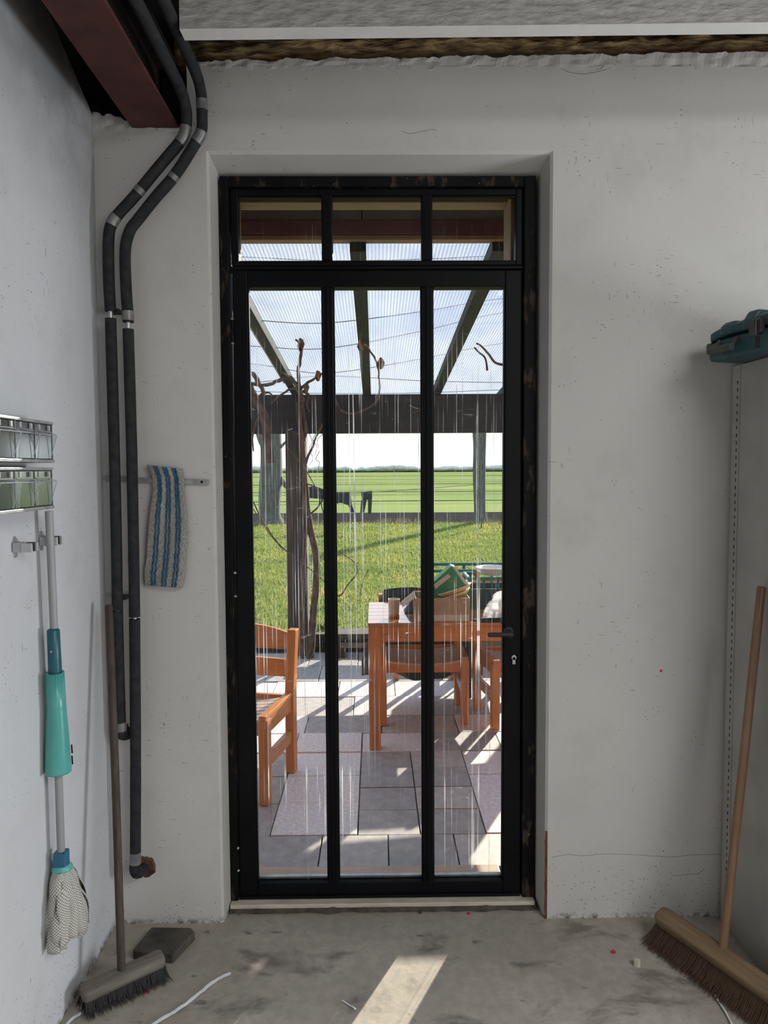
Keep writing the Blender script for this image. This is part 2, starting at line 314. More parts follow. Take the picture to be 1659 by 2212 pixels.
# ------------------------------------------------------------------ builders
class MB:
    def __init__(s): s.v = []; s.f = []; s.sm = []
    def add(s, vs, fs, smooth=False):
        o = len(s.v); s.v += [tuple(x) for x in vs]; s.f += [tuple(i+o for i in f) for f in fs]; s.sm += [smooth]*len(fs); return s
    def hexa(s, p):  # 8 points: bottom 4 ccw, top 4 ccw
        return s.add(p, [(3, 2, 1, 0), (4, 5, 6, 7), (0, 1, 5, 4), (1, 2, 6, 5), (2, 3, 7, 6), (3, 0, 4, 7)])
    def box(s, x0, x1, y0, y1, z0, z1):
        return s.hexa([(x0, y0, z0), (x1, y0, z0), (x1, y1, z0), (x0, y1, z0), (x0, y0, z1), (x1, y0, z1), (x1, y1, z1), (x0, y1, z1)])
    def bar(s, a, b, w, h, up=(0, 0, 1)):  # beam a->b, width w sideways, h along up
        a, b = Vector(a), Vector(b); d = (b-a).normalized(); sd_ = d.cross(Vector(up)).normalized(); u = sd_.cross(d).normalized()
        q = lambda p: [p-sd_*w/2-u*h/2, p+sd_*w/2-u*h/2, p+sd_*w/2+u*h/2, p-sd_*w/2+u*h/2]
        A, B = q(a), q(b)
        return s.add(A+B, [(0, 1, 2, 3), (7, 6, 5, 4), (0, 4, 5, 1), (1, 5, 6, 2), (2, 6, 7, 3), (3, 7, 4, 0)])
    def tube(s, pts, r, n=12, caps=True, sy=1.0, smooth=True):
        pts = [Vector(p) for p in pts]; R = r if isinstance(r, (list, tuple)) else [r]*len(pts)
        t = (pts[1]-pts[0]).normalized(); a = Vector((0, 0, 1)) if abs(t.z) < .9 else Vector((1, 0, 0)); nrm = (a - t*a.dot(t)).normalized()
        vs = []
        for i, p in enumerate(pts):
            t = (pts[min(i+1, len(pts)-1)]-pts[max(i-1, 0)]).normalized(); nrm = (nrm - t*nrm.dot(t)).normalized(); bn = t.cross(nrm)
            for k in range(n):
                an = 2*math.pi*k/n; vs.append(p + nrm*math.cos(an)*R[i] + bn*math.sin(an)*R[i]*sy)
        fs = [(i*n+k, i*n+(k+1) % n, (i+1)*n+(k+1) % n, (i+1)*n+k) for i in range(len(pts)-1) for k in range(n)]
        s.add(vs, fs, smooth)
        if caps:
            m = len(pts)-1; s.add([vs[k] for k in range(n)][::-1], [tuple(range(n))]); s.add([vs[m*n+k] for k in range(n)], [tuple(range(n))])
        return s
    def lathe(s, prof, n=24, c=(0, 0, 0), mat=None, flute=0, smooth=True):  # prof [(r,z)], mat 3x3/4x4 orientation
        vs = []
        for (r, z) in prof:
            for k in range(n):
                an = 2*math.pi*k/n; rr = r*(1-flute*(k % 2)); p = Vector((rr*math.cos(an), rr*math.sin(an), z))
                if mat: p = mat @ p
                vs.append(p+Vector(c))
        m = len(prof); fs = [(i*n+k, i*n+(k+1) % n, (i+1)*n+(k+1) % n, (i+1)*n+k) for i in range(m-1) for k in range(n)]
        s.add(vs, fs, smooth); s.add(vs[:n][::-1], [tuple(range(n))]); s.add(vs[-n:], [tuple(range(n))]); return s
    def prism(s, poly, d):  # poly of 3D points, extruded by vector d
        d = Vector(d); P = [Vector(p) for p in poly]; n = len(P)
        return s.add(P+[p+d for p in P], [tuple(range(n))[::-1], tuple(range(n, 2*n))]+[(i, (i+1) % n, n+(i+1) % n, n+i) for i in range(n)])
    def grid(s, fn, nu, nv, thick=None, smooth=True):  # fn(u,v)->(Vector); thick: Vector offset for back side
        P = [Vector(fn(i/nu, j/nv)) for j in range(nv+1) for i in range(nu+1)]; W = nu+1
        fs = [(j*W+i, j*W+i+1, (j+1)*W+i+1, (j+1)*W+i) for j in range(nv) for i in range(nu)]
        if thick is None: return s.add(P, fs, smooth)
        o = len(P); T = Vector(thick); Q = [p+T for p in P]
        fs2 = [tuple(o+k for k in f[::-1]) for f in fs]
        rim = [j*W for j in range(nv, 0, -1)] + list(range(0, nu)) + [j*W+nu for j in range(nv)] + [nv*W+i for i in range(nu, 0, -1)]
        fs3 = [(rim[k], o+rim[k], o+rim[(k+1) % len(rim)], rim[(k+1) % len(rim)]) for k in range(len(rim))]
        s.uv = [(i/nu, j/nv) for j in range(nv+1) for i in range(nu+1)]*2
        return s.add(P+Q, fs+fs2+fs3, smooth)
    def mesh(s, name):
        m = bpy.data.meshes.new(name); m.from_pydata(s.v, [], s.f)
        if getattr(s, 'uv', None) and len(s.uv) == len(s.v):
            ul = m.uv_layers.new(name='UVMap')
            for lp in m.loops: ul.data[lp.index].uv = s.uv[lp.vertex_index]
        m.polygons.foreach_set('use_smooth', s.sm); m.update(); m.validate(); return m
    def build(s, name, mat, parent=None, bevel=0, fix=True, **props):
        me = s.mesh(name)
        if fix:
            import bmesh
            b = bmesh.new(); b.from_mesh(me); bmesh.ops.recalc_face_normals(b, faces=b.faces); b.to_mesh(me); b.free()
        return link(name, me, mat, parent, bevel, **props)
def link(name, me, mat, parent=None, bevel=0, **props):
    o = bpy.data.objects.new(name, me); COL.objects.link(o)
    if mat and not me.materials: me.materials.append(MATS[mat])
    if parent is not None:
        o.parent = parent
        l = Vector(parent.location); pp = parent.parent
        if parent.type == 'EMPTY' and not parent.get('_local'): o.matrix_parent_inverse = Matrix.Translation(-l)
    if bevel:
        b = o.modifiers.new('bevel', 'BEVEL'); b.width = bevel; b.segments = 2; b.limit_method = 'ANGLE'
    for k, v in props.items(): o[k] = v
    return o
def thing(name, label, cat, loc=(0, 0, 0), group=None, kind=None, rz=0, local=False):
    o = bpy.data.objects.new(name, None); COL.objects.link(o); o.empty_display_size = .05; o.location = loc; o.rotation_euler[2] = rz
    o['label'] = label; o['category'] = cat
    if group: o['group'] = group
    if kind: o['kind'] = kind
    if local: o['_local'] = 1
    return o
def tag(o, label, cat, group=None, kind=None):
    o['label'] = label; o['category'] = cat
    if group: o['group'] = group
    if kind: o['kind'] = kind
    return o
def struct(o, label=None, cat=None):
    o['kind'] = 'structure'
    if label: o['label'] = label; o['category'] = cat
    return o
def smoothpath(pts, n=6):
    P = [Vector(p) for p in pts]; o = []
    for i in range(len(P)-1):
        a, b, c, d = P[max(i-1, 0)], P[i], P[i+1], P[min(i+2, len(P)-1)]
        for k in range(n):
            t = k/n; o.append(.5*((2*b)+(c-a)*t+(2*a-5*b+4*c-d)*t*t+(3*b-a-3*c+d)*t**3))
    o.append(P[-1]); return o
def nz3(p, s=1.): return noise.noise(Vector(p)*s)

# ------------------------------------------------------------------ room shell
WY = 2.29; WX = -.868; OL, OR, OT = -.512, .557, 2.487
zt = lambda x: 2.764 + (x+.57)*.0176
b = MB()
b.prism([(-1.0, WY, -.1), (OL-.008, WY, -.1), (OL, WY+.008, -.1), (-.500, WY+.14, -.1), (-1.0, WY+.14, -.1)], (0, 0, 2.665))         # left column up to the beam pocket
b.prism([(-.575, WY, 2.565), (OL-.008, WY, 2.565), (OL, WY+.008, 2.565), (OL, WY+.14, 2.565), (-.575, WY+.14, 2.565)], (0, 0, .185))
b.prism([(OR+.008, WY, -.1), (4.3, WY, -.1), (4.3, WY+.14, -.1), (.540, WY+.14, -.1), (OR, WY+.008, -.1)], (0, 0, 2.85))
b.prism([(OL-.008, WY, OT+.008), (OL-.008, WY+.010, OT), (OL-.008, WY+.14, 2.452), (OL-.008, WY+.14, 2.75), (OL-.008, WY, 2.75)], (OR-OL+.016, 0, 0))
def jag(u, v):  # torn upper plaster edge
    x = -.575+4.85*u; top = zt(x) + .010*nz3((x*14, 3, 0)) + .006*nz3((x*55, 9, 0))
    return (x, WY+.0004+.004*nz3((x*30, v*2, 5)), 2.74+(top-2.74)*v)
b.grid(jag, 440, 3, (0, .02, 0), False)
wall_b = struct(b.build('wall_back', 'plaster'))
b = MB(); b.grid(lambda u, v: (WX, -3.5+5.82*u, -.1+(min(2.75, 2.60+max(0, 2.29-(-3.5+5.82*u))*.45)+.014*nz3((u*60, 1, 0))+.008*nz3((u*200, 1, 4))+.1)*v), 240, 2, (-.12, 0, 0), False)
wall_l = struct(b.build('wall_left', 'plaster_bluelit'))
b = MB()
for bx in ((-3.62, .5, -.1, 3.2), (1.6, 2.43, -.1, 3.2), (.5, 1.6, -.1, .28), (.5, 1.6, 1.42, 3.2)): b.box(4.2, 4.32, *bx)  # unseen wall, with a gap added for the side lamp
struct(b.build('wall_right', 'plaster'))
b = MB()  # rear wall with the window opening the daylight comes through
for bx in ((-1.0, 1.8, -.1, 3.2), (4.1, 4.32, -.1, 3.2), (1.8, 4.1, 2.35, 3.2)): b.box(bx[0], bx[1], -3.62, -3.5, bx[2], bx[3])
struct(b.build('wall_rear', 'plaster'))
b = MB()  # ceiling with the roof light opening
for bx in ((-1.0, 1.1, -3.62, 2.60), (3.1, 4.32, -3.62, 2.60), (1.1, 3.1, -3.62, -1.65), (1.1, 3.1, .25, 2.60)): b.box(*bx, 3.06, 3.2)
struct(b.build('ceiling', 'ceiling_dark'))
b = MB(); b.box(1.1, 3.1, -1.65, .25, 3.12, 3.13); struct(b.build('sun_block_panel', 'milky_blocker'))  # added unseen panel keeping direct sun out of the roof opening
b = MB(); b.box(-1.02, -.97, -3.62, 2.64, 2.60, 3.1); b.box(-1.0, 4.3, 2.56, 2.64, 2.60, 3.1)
struct(b.build('wall_attic', 'void_shade'))
b = MB(); b.grid(lambda u, v: (-1.0+5.3*u, -3.6+5.98*v, -.004*max(0, nz3((u*9, v*14, 2)))), 60, 90, (0, 0, -.1), True)
struct(b.build('floor', 'concrete'))
# broken lip of concrete in front of the threshold
b = MB(); b.grid(lambda u, v: (-.503+1.045*u, 2.335+.045*v+.012*nz3((u*14, 0, 3))*(1-v), .002+.014*min(1, v*2.2)+.004*nz3((u*40, v*6, 1))), 90, 6, (0, 0, -.02), False)
struct(b.build('trim_1', 'soil'))
# outer leaf of the wall, seen only as the outside of the opening
b = MB()
for bx in ((-3.2, -.515, -.3, 2.62), (.548, 3.2, -.3, 2.62), (-.515, .548, 2.50, 2.62), (-3.2, 3.2, 2.62, 3.4), (-.515, .548, -.3, -.075)): b.box(bx[0], bx[1], 2.46, 2.64, bx[2], bx[3])
struct(b.build('wall_facade', 'facade_brick'))
# rusted corner bead on the right jamb
b = MB()
b.grid(lambda u, v: (OR-.001+.007*u+.003*nz3((v*12, 0, 0))*(1-u)+.004*nz3((v*30, 2, 0))*u, WY-.0018, .0+.30*v), 3, 30, (0, .003, 0), False)
struct(b.build('trim_2', 'rust'))
# holes knocked through the plaster where the pipes leave the room
def hole(cx, cy, rx, rz):
    c = aY(cx, cy, WY-.0015); b = MB(); n = 26; rim = []
    for k in range(n):
        a = 2*math.pi*k/n; q = 1+.28*nz3((math.cos(a)*2, math.sin(a)*2, cx*.1)); rim.append(Vector((c.x+rx*q*math.cos(a), WY-.0012, c.z+rz*q*math.sin(a))))
    mid = [Vector((c.x+(p.x-c.x)*.8, WY-.004+.002*random.random(), c.z+(p.z-c.z)*.8)) for p in rim]
    cen = [Vector((c.x+(p.x-c.x)*.55, WY-.0005, c.z+(p.z-c.z)*.55)) for p in rim]
    b.add(rim+mid+cen, [(i, (i+1) % n, n+(i+1) % n, n+i) for i in range(n)]+[(n+i, n+(i+1) % n, 2*n+(i+1) % n, 2*n+i) for i in range(n)]+[tuple(range(2*n, 3*n))])
    b.build('broken_plaster', 'broken_brick', wall_b, label='brown broken hole in the white plaster')
hole(316, 1872, .030, .036); hole(268, 1580, .022, .028)

# torn insulation above the wall
b = MB()
def wool(u, v):
    x = -.62+4.8*u; a = v*math.pi; r = .055+.018*nz3((x*5, v*2, 1))+.012*nz3((x*18, v*5, 2))
    return (x, 2.345-.03*math.sin(a)-.022*nz3((x*6, v*2.2, 1))-.014*nz3((x*20, v*5, 2)), 2.758+.125*v+.012*nz3((x*9, v*3, 8))+.010*nz3((x*24, v*7, 4)))
b.grid(wool, 440, 14, (0, .03, -.01)); tag(b.build('insulation_wool', 'mineral_wool'), 'torn brown mineral wool showing in the gap above the white wall', 'insulation')
b = MB(); b.box(-1.0, 4.3, 2.40, 2.46, 2.55, 3.06); struct(b.build('trim_shade', 'void_shade'))  # dark sheet behind the gap, its shade put in by colour

# white concrete cross beam under the ceiling
bt = thing('concrete_beam', 'rough white concrete beam running across under the ceiling', 'beam', (-.53, 1.92, 2.6))
zf = lambda x: (lambda a, c: a.z+(c.z-a.z)*(x-a.x)/(c.x-a.x))(aY(400, 62, 1.92), aY(1659, 48, 1.92))
zb = lambda x: zf(x) + (aY(400, 86, 1.972).z - aY(400, 62, 1.92).z)
x0, x1 = -.498, 4.2
MB().hexa([(x0, 1.92, zf(x0)), (x1, 1.92, zf(x1)), (x1, 1.972, zb(x1)), (x0, 1.972, zb(x0)), (x0, 1.92, 3.055), (x1, 1.92, 3.055), (x1, 1.972, 3.055), (x0, 1.972, 3.055)]).build('beam_body', 'beam_concrete', bt)
e = .0015
MB().hexa([(x0, 1.921, zf(x0)-e), (x1, 1.921, zf(x1)-e), (x1, 1.972, zb(x1)-e), (x0, 1.972, zb(x0)-e), (x0, 1.921, zf(x0)+e), (x1, 1.921, zf(x1)+e), (x1, 1.972, zb(x1)+e), (x0, 1.972, zb(x0)+e)]).build('beam_soffit', 'beam_bounce_lit', bt, label='smooth underside, coloured paler for the bounce light')

# red steel I beam
t = thing('steel_beam', 'red-brown painted steel I-beam resting in the wall corner', 'beam', (-.71, 1.0, 2.56))
zi = 2.563
MB().box(-.748, -.605, -3.5, WY+.06, zi, zi+.012).build('bottom_flange', 'red_steel', t, .002)
MB().box(-.682, -.670, -3.5, WY+.06, zi+.012, zi+.188).build('web', 'shaded_steel', t)
MB().box(-.748, -.605, -3.5, WY+.06, zi+.188, zi+.20).build('top_flange', 'shaded_steel', t, .002)
b = MB(); b.grid(lambda u, v: (-.868+.29*u, WY-.001+.012*nz3((u*9, v*4, 0))*v, 2.54+.045*v*(1.6-u*1.3)+.016*nz3((u*13, 4, 0))*v), 40, 4, (0, .05, 0), False)
struct(b.build('trim_4', 'plaster'))
b = MB(); b.box(-.60, -.555, WY+.01, WY+.12, 2.575, 2.66); tag(b.build('mortar_block', 'slab_dark', None, .012), 'grey mortar lump beside the red steel beam end', 'block')

# ------------------------------------------------------------------ door
FY = 2.372
t = thing('door_frame', 'chipped black painted wooden frame around the glass door', 'door frame', (.02, FY, 0))
def px_jamb(x0t, x0b, x1t, x1b, z0, z1, y0, y1):
    return MB().hexa([(x0b, y0, z0), (x1b, y0, z0), (x1b, y1, z0), (x0b, y1, z0), (x0t, y0, z1), (x1t, y0, z1), (x1t, y1, z1), (x0t, y1, z1)])
px_jamb(-.499, -.508, -.470, -.480, .02, 2.452, FY, FY+.08).build('jamb', 'black_chipped', t, .004)
px_jamb(.492, .498, .530, .541, .02, 2.452, FY, FY+.08).build('jamb', 'black_chipped', t, .004)
MB().box(-.470, .492, FY, FY+.08, 2.418, 2.452).build('head', 'black_chipped', t, .004)
MB().box(-.470, .492, FY+.012, FY+.075, 2.158, 2.168).build('transom_bar', 'black_satin', t, .002)
t = thing('threshold_strip', 'narrow cream wooden strip under the black door', 'threshold', (.02, 2.37, .0))
MB().box(-.503, .537, 2.347, 2.45, .010, .024).build('strip', 'cream_sill', t, .002)
MB().box(-.503, .537, 2.38, 2.45, -.09, .010).build('footing', 'soil', t)

PX = [(-.416, -.170), (-.134, .157), (.193, .434)]; DY0, DY1 = 2.385, 2.425
t = thing('transom_window', 'black three-pane transom window above the glass door', 'window', (.01, DY0, 2.17))
MB().box(-.466, -.442, DY0, DY1, 2.17, 2.416).build('stile', 'black_satin', t, .003); MB().box(.468, .489, DY0, DY1, 2.17, 2.416).build('stile', 'black_satin', t, .003)
MB().box(-.442, .468, DY0, DY1, 2.395, 2.416).build('rail', 'black_satin', t, .003); MB().box(-.442, .468, DY0, DY1, 2.17, 2.186).build('rail', 'black_satin', t, .003)
MB().box(-.170, -.134, DY0-.006, DY1, 2.186, 2.395).build('glazing_bar', 'black_satin', t, .004); MB().box(.157, .193, DY0-.006, DY1, 2.186, 2.395).build('glazing_bar', 'black_satin', t, .004)
for (a, c) in ((-.442, -.170), (-.134, .157), (.193, .468)):
    MB().box(a, c, DY0+.020, DY0+.024, 2.186, 2.395).build('pane', 'glass_transom', t)
    MB().box(a, c, DY0+.004, DY0+.019, 2.388, 2.395).build('glazing_bead', 'black_satin', t, .002)

t = thing('glass_door', 'tall black door with three narrow dirty glass panes and lever handle', 'door', (.01, DY0, .025))
b = px_jamb(-.464, -.476, -.416, -.416, .027, 2.154, DY0, DY1+.01); b.build('stile', 'black_satin', t, .003)
b = px_jamb(.434, .434, .487, .494, .027, 2.154, DY0, DY1+.01); b.build('stile', 'black_satin', t, .003)
MB().box(-.416, .434, DY0, DY1+.01, 2.100, 2.154).build('rail', 'black_satin', t, .003)
MB().box(-.416, .434, DY0, DY1+.01, .027, .076).build('rail', 'black_satin', t, .003)
MB().box(-.475, .492, DY0-.012, DY0, .027, .036).build('weather_bar', 'black_satin', t, .002)
for (a, c) in ((-.170, -.134), (.157, .193)):
    o = MB().box(a, c, DY0-.004, DY1+.006, .076, 2.100).build('glazing_bar', 'black_satin', t, .004)
    m_ = (a+c)/2; MB().box(m_-.0045, m_+.0045, DY0-.010, DY0-.004, .076, 2.100).build('bead_ridge', 'black_satin', o, .002)
for (a, c) in PX:
    p = MB().box(a, c, DY0+.022, DY0+.026, .076, 2.100).build('pane', 'glass_door', t)
    MB().box(a, c, DY0+.027, DY0+.04, .076, .086).build('bottom_bead', 'galvanised', p, .002)
    MB().box(a, a+.004, DY0+.006, DY0+.021, .086, 2.100).build('side_bead', 'black_satin', p)
    MB().box(c-.004, c, DY0+.006, DY0+.021, .086, 2.100).build('side_bead', 'black_satin', p)
hc = aY(1100, 1371, DY0-.045); he = aY(1056, 1371, DY0-.045)
b = MB(); b.tube([(hc.x+.012, DY0-.045, hc.z), (he.x, DY0-.045, hc.z)], .0078, 14, sy=1.); b.tube([(he.x+.002, DY0-.045, hc.z), (he.x-.004, DY0-.045, hc.z)], [.0078, .0045], 14)
b.tube([(hc.x+.006, DY0-.05, hc.z), (hc.x+.006, DY0, hc.z)], .0085, 12); h = b.build('handle', 'rubber_black', t)
MB().lathe([(.018, 0), (.018, .005), (.012, .007)], 18, (hc.x+.006, DY0, hc.z), Matrix.Rotation(math.pi/2, 3, 'X')).build('rosette', 'rubber_black', h)
b = MB(); b.tube([(hc.x, DY1+.06, hc.z+.018), (he.x-.006, DY1+.06, hc.z+.018)], .009, 12); b.tube([(hc.x, DY1+.062, hc.z+.018), (hc.x, DY1+.008, hc.z+.018)], .009, 12); b.build('outer_handle', 'rubber_black', t)
kc = aY(1110, 1420, DY0-.003); b = MB(); b.lathe([(.0082, 0), (.0082, .006)], 18, (kc.x, DY0, kc.z), Matrix.Rotation(math.pi/2, 3, 'X')); b.box(kc.x-.0048, kc.x+.0048, DY0-.006, DY0, kc.z-.023, kc.z)
k_ = b.build('lock_cylinder', 'galvanised', t); MB().box(kc.x-.0012, kc.x+.0012, DY0-.0066, DY0-.006, kc.z-.005, kc.z+.003).build('keyhole', 'black_hole', k_)
for py in (715, 1262, 1855):
    c = aY(502+ (py-715)*.0105, py, DY0-.006); b = MB(); b.tube([(c.x, c.y, c.z-.036), (c.x, c.y, c.z+.036)], .0052, 10); h_ = b.build('hinge', 'black_chipped', t)
    for s_ in (-1, 1): MB().lathe([(.0062, 0), (.0062, .003), (.003, .007)], 10, (c.x, c.y, c.z+.036*s_ - (0 if s_ > 0 else .007))).build('finial', 'dull_metal', h_)

# outer lining of the opening
t = thing('outer_lining', 'bare pine lining boards around the outside of the door opening', 'lining', (0, 2.55, 0))
MB().box(-.514, -.478, 2.462, 2.635, -.05, 2.497).build('side_board', 'lining_pine', t, .002); MB().box(.472, .547, 2.50, 2.635, -.05, 2.497).build('side_board', 'lining_pine', t, .002)
MB().box(-.478, .472, 2.56, 2.635, 2.435, 2.497).build('top_board', 'lining_pine', t, .003)
MB().box(-.478, .472, 2.645, 2.70, -.062, -.045).build('sill_board', 'pine_weathered', t, .003)

# ------------------------------------------------------------------ pipes
PY = WY-.052
def px3(pts, Y=PY): return [aY(x, y, Y) for x, y in pts]
A = [(403, 250), (400, 285), (391, 304), (365, 335), (337, 368), (290, 425), (256, 462), (240, 486), (234.5, 520), (235, 601), (238.5, 671), (240, 728), (244, 870), (248, 1013), (252, 1201), (254, 1328), (259, 1518), (261, 1578)]
B = [(436, 218), (436.5, 250), (435, 284), (419, 314), (378, 378), (337.5, 425), (300, 472), (280, 500), (270.5, 545), (273, 633), (276.5, 680), (277.5, 728), (284, 950), (286, 1043), (289, 1201), (290.7, 1328), (292.3, 1518), (293, 1657), (292.5, 1840), (292, 1878)]
def pipe(name, label, pts, ceil, gaps, bands, loc, r=.0168, elbow=(0, 0)):
    P = px3(pts); top = P[0]
    lead = [Vector((top.x-.002, -3.3, top.z+.06)), Vector((top.x-.002, 1.2, top.z+.052)), Vector((top.x-.001, PY-.22, top.z+.05)), Vector((top.x, PY-.07, top.z+.045)), Vector((top.x, PY-.018, top.z+.028))]
    path = smoothpath(lead+P, 6); t = thing(name, label, 'pipe', loc)
    core = path[:]; end = path[-1]
    el = [end, end+Vector((.004, .006, -.016)), end+Vector((.010, .024, -.024)), end+Vector((.013+elbow[0], .06, -.026))]
    MB().tube(core+smoothpath(el, 4)[1:], .0075, 10).build('metal_pipe', 'galvanised', t)
    MB().tube(smoothpath([end+Vector((0, 0, .015)), end, end+Vector((.002, .004, -.013)), end+Vector((.008, .022, -.022)), end+Vector((.012, .05, -.024))], 5), r*1.04, 14).build('elbow', 'pipe_foam', t)
    # foam sleeves between gaps given in image rows
    rows = [(-1e9, gaps[0][0])] + [(gaps[i][1], gaps[i+1][0]) for i in range(len(gaps)-1)] + [(gaps[-1][1], 1e9)]
    ztop = lambda y: aY(300, y, PY).z
    for a, c in rows:
        seg = [p for p in path if (p.z < ztop(a) if a > 0 else True) and (p.z > ztop(c) if c < 1e8 else True)]
        if a > 0: q = next(p for p in path[::-1] if p.z >= ztop(a)); n_ = seg[0]; f_ = (q.z-ztop(a))/(q.z-n_.z+1e-9); seg = [q.lerp(n_, f_)]+seg
        if c < 1e8: q = next(p for p in path if p.z <= ztop(c) and p.y > PY-.01); n_ = seg[-1]; f_ = (n_.z-ztop(c))/(n_.z-q.z+1e-9); seg = seg+[n_.lerp(q, f_)]
        MB().tube(seg, [r*(1+.035*nz3(p, 9)) for p in seg], 16).build('foam_sleeve', 'pipe_foam', t)
    for (y0, y1) in bands:
        z0_, z1_ = ztop(y1), ztop(y0); seg = [p for p in path if z0_ < p.z < z1_ and p.y > PY-.02]
        if len(seg) > 1: MB().tube(seg, r*1.07, 16).build('tape_band', 'pipe_tape', t)
    return t
pipe('insulated_pipe', 'dark foam-covered pipe nearest the left corner, ending in a high elbow', A, 0, [(672, 688), (1318, 1320)], [(268, 312), (398, 420), (462, 488), (1555, 1580)], (-.83, PY, 0))
pipe('insulated_pipe', 'dark foam-covered pipe beside the striped cloth, running down to a low elbow', B, 0, [(696, 711), (1332, 1337)], [(212, 240), (280, 312), (378, 392), (672, 694), (1830, 1868)], (-.77, PY, 0))
# clamps holding both pipes
for i, (px, py, lab) in enumerate(((256, 677, 'small dark pipe clamp between the two pipes, upper one near the bare joints'), (272, 1287, 'small dark pipe clamp between the two pipes, lower one above the leaning handle'))):
    c = aY(px, py, WY); b = MB(); b.box(c.x-.020, c.x+.016, WY-.045, WY-.002, c.z-.006, c.z+.006); tag(b.build('pipe_clamp', 'rubber_black', None, .002), lab, 'clamp', 'pipe clamps')

# ------------------------------------------------------------------ wall rail and cloth
a, c = aY(228, 1034, WY-.006), aY(451, 1042, WY-.006)
t = thing('wall_rail', 'flat galvanised metal strip screwed to the wall behind the pipes', 'rail', (a.x, WY, a.z))
MB().hexa([(a.x, WY-.010, a.z-.008), (c.x, WY-.010, c.z-.008), (c.x, WY-.001, c.z-.008), (a.x, WY-.001, a.z-.008), (a.x, WY-.010, a.z+.008), (c.x, WY-.010, c.z+.008), (c.x, WY-.001, c.z+.008), (a.x, WY-.001, a.z+.008)]).build('strip', 'dull_metal', t, .0015)
for px in (436, 240):
    p = aY(px, 1041-(436-px)*.03, WY-.010); MB().lathe([(.0042, 0), (.0042, .003)], 12, (p.x, WY-.0105, p.z), Matrix.Rotation(math.pi/2, 3, 'X')).build('screw_head', 'black_hole', t)
t = thing('mop_pad', 'grey fluffy mop cloth with blue stripes hanging on the wall rail', 'cloth', aY(355, 1268, WY-.02))
LE = [(317, 1004), (328, 1030), (330, 1060), (322, 1110), (318, 1160), (316, 1200), (311, 1235), (312, 1264)]
RE = [(392, 1013), (397, 1035), (398, 1070), (403, 1110), (404, 1150), (401, 1200), (399, 1240), (393, 1270)]
def clothp(u, v, off=0):
    k = v*(len(LE)-1); i = min(int(k), len(LE)-2); f = k-i
    l = (LE[i][0]*(1-f)+LE[i+1][0]*f, LE[i][1]*(1-f)+LE[i+1][1]*f); r = (RE[i][0]*(1-f)+RE[i+1][0]*f, RE[i][1]*(1-f)+RE[i+1][1]*f)
    x = l[0]*(1-u)+r[0]*u; y = l[1]*(1-u)+r[1]*u
    d = .024+.006*math.sin(u*5+v*4)+.003*nz3((u*4, v*9, 0))
    if v < .12: d += (.12-v)*.02
    d *= .55+.45*math.sin(math.pi*min(1, max(0, .12+u*.76)))
    return aY(x, y, WY-d-off)
MB().grid(lambda u, v: clothp(u, v)+Vector((0, .002*nz3((u*30, v*80, 3)), 0)), 30, 70, (0, .008, 0)).build('pad', 'cloth_grey', t)
for u in (.20, .28, .47, .555, .74, .82):
    MB().tube([clothp(u+.012*math.sin(v*.45*9)+.008*nz3((v*20, u*9, 0)), v/40, .002) for v in range(0, 41)], [.0029+.0009*nz3((v*1.7, u*5, 3)) for v in range(41)], 7).build('stripe', 'cloth_blue', t, label='blue yarn stripe')

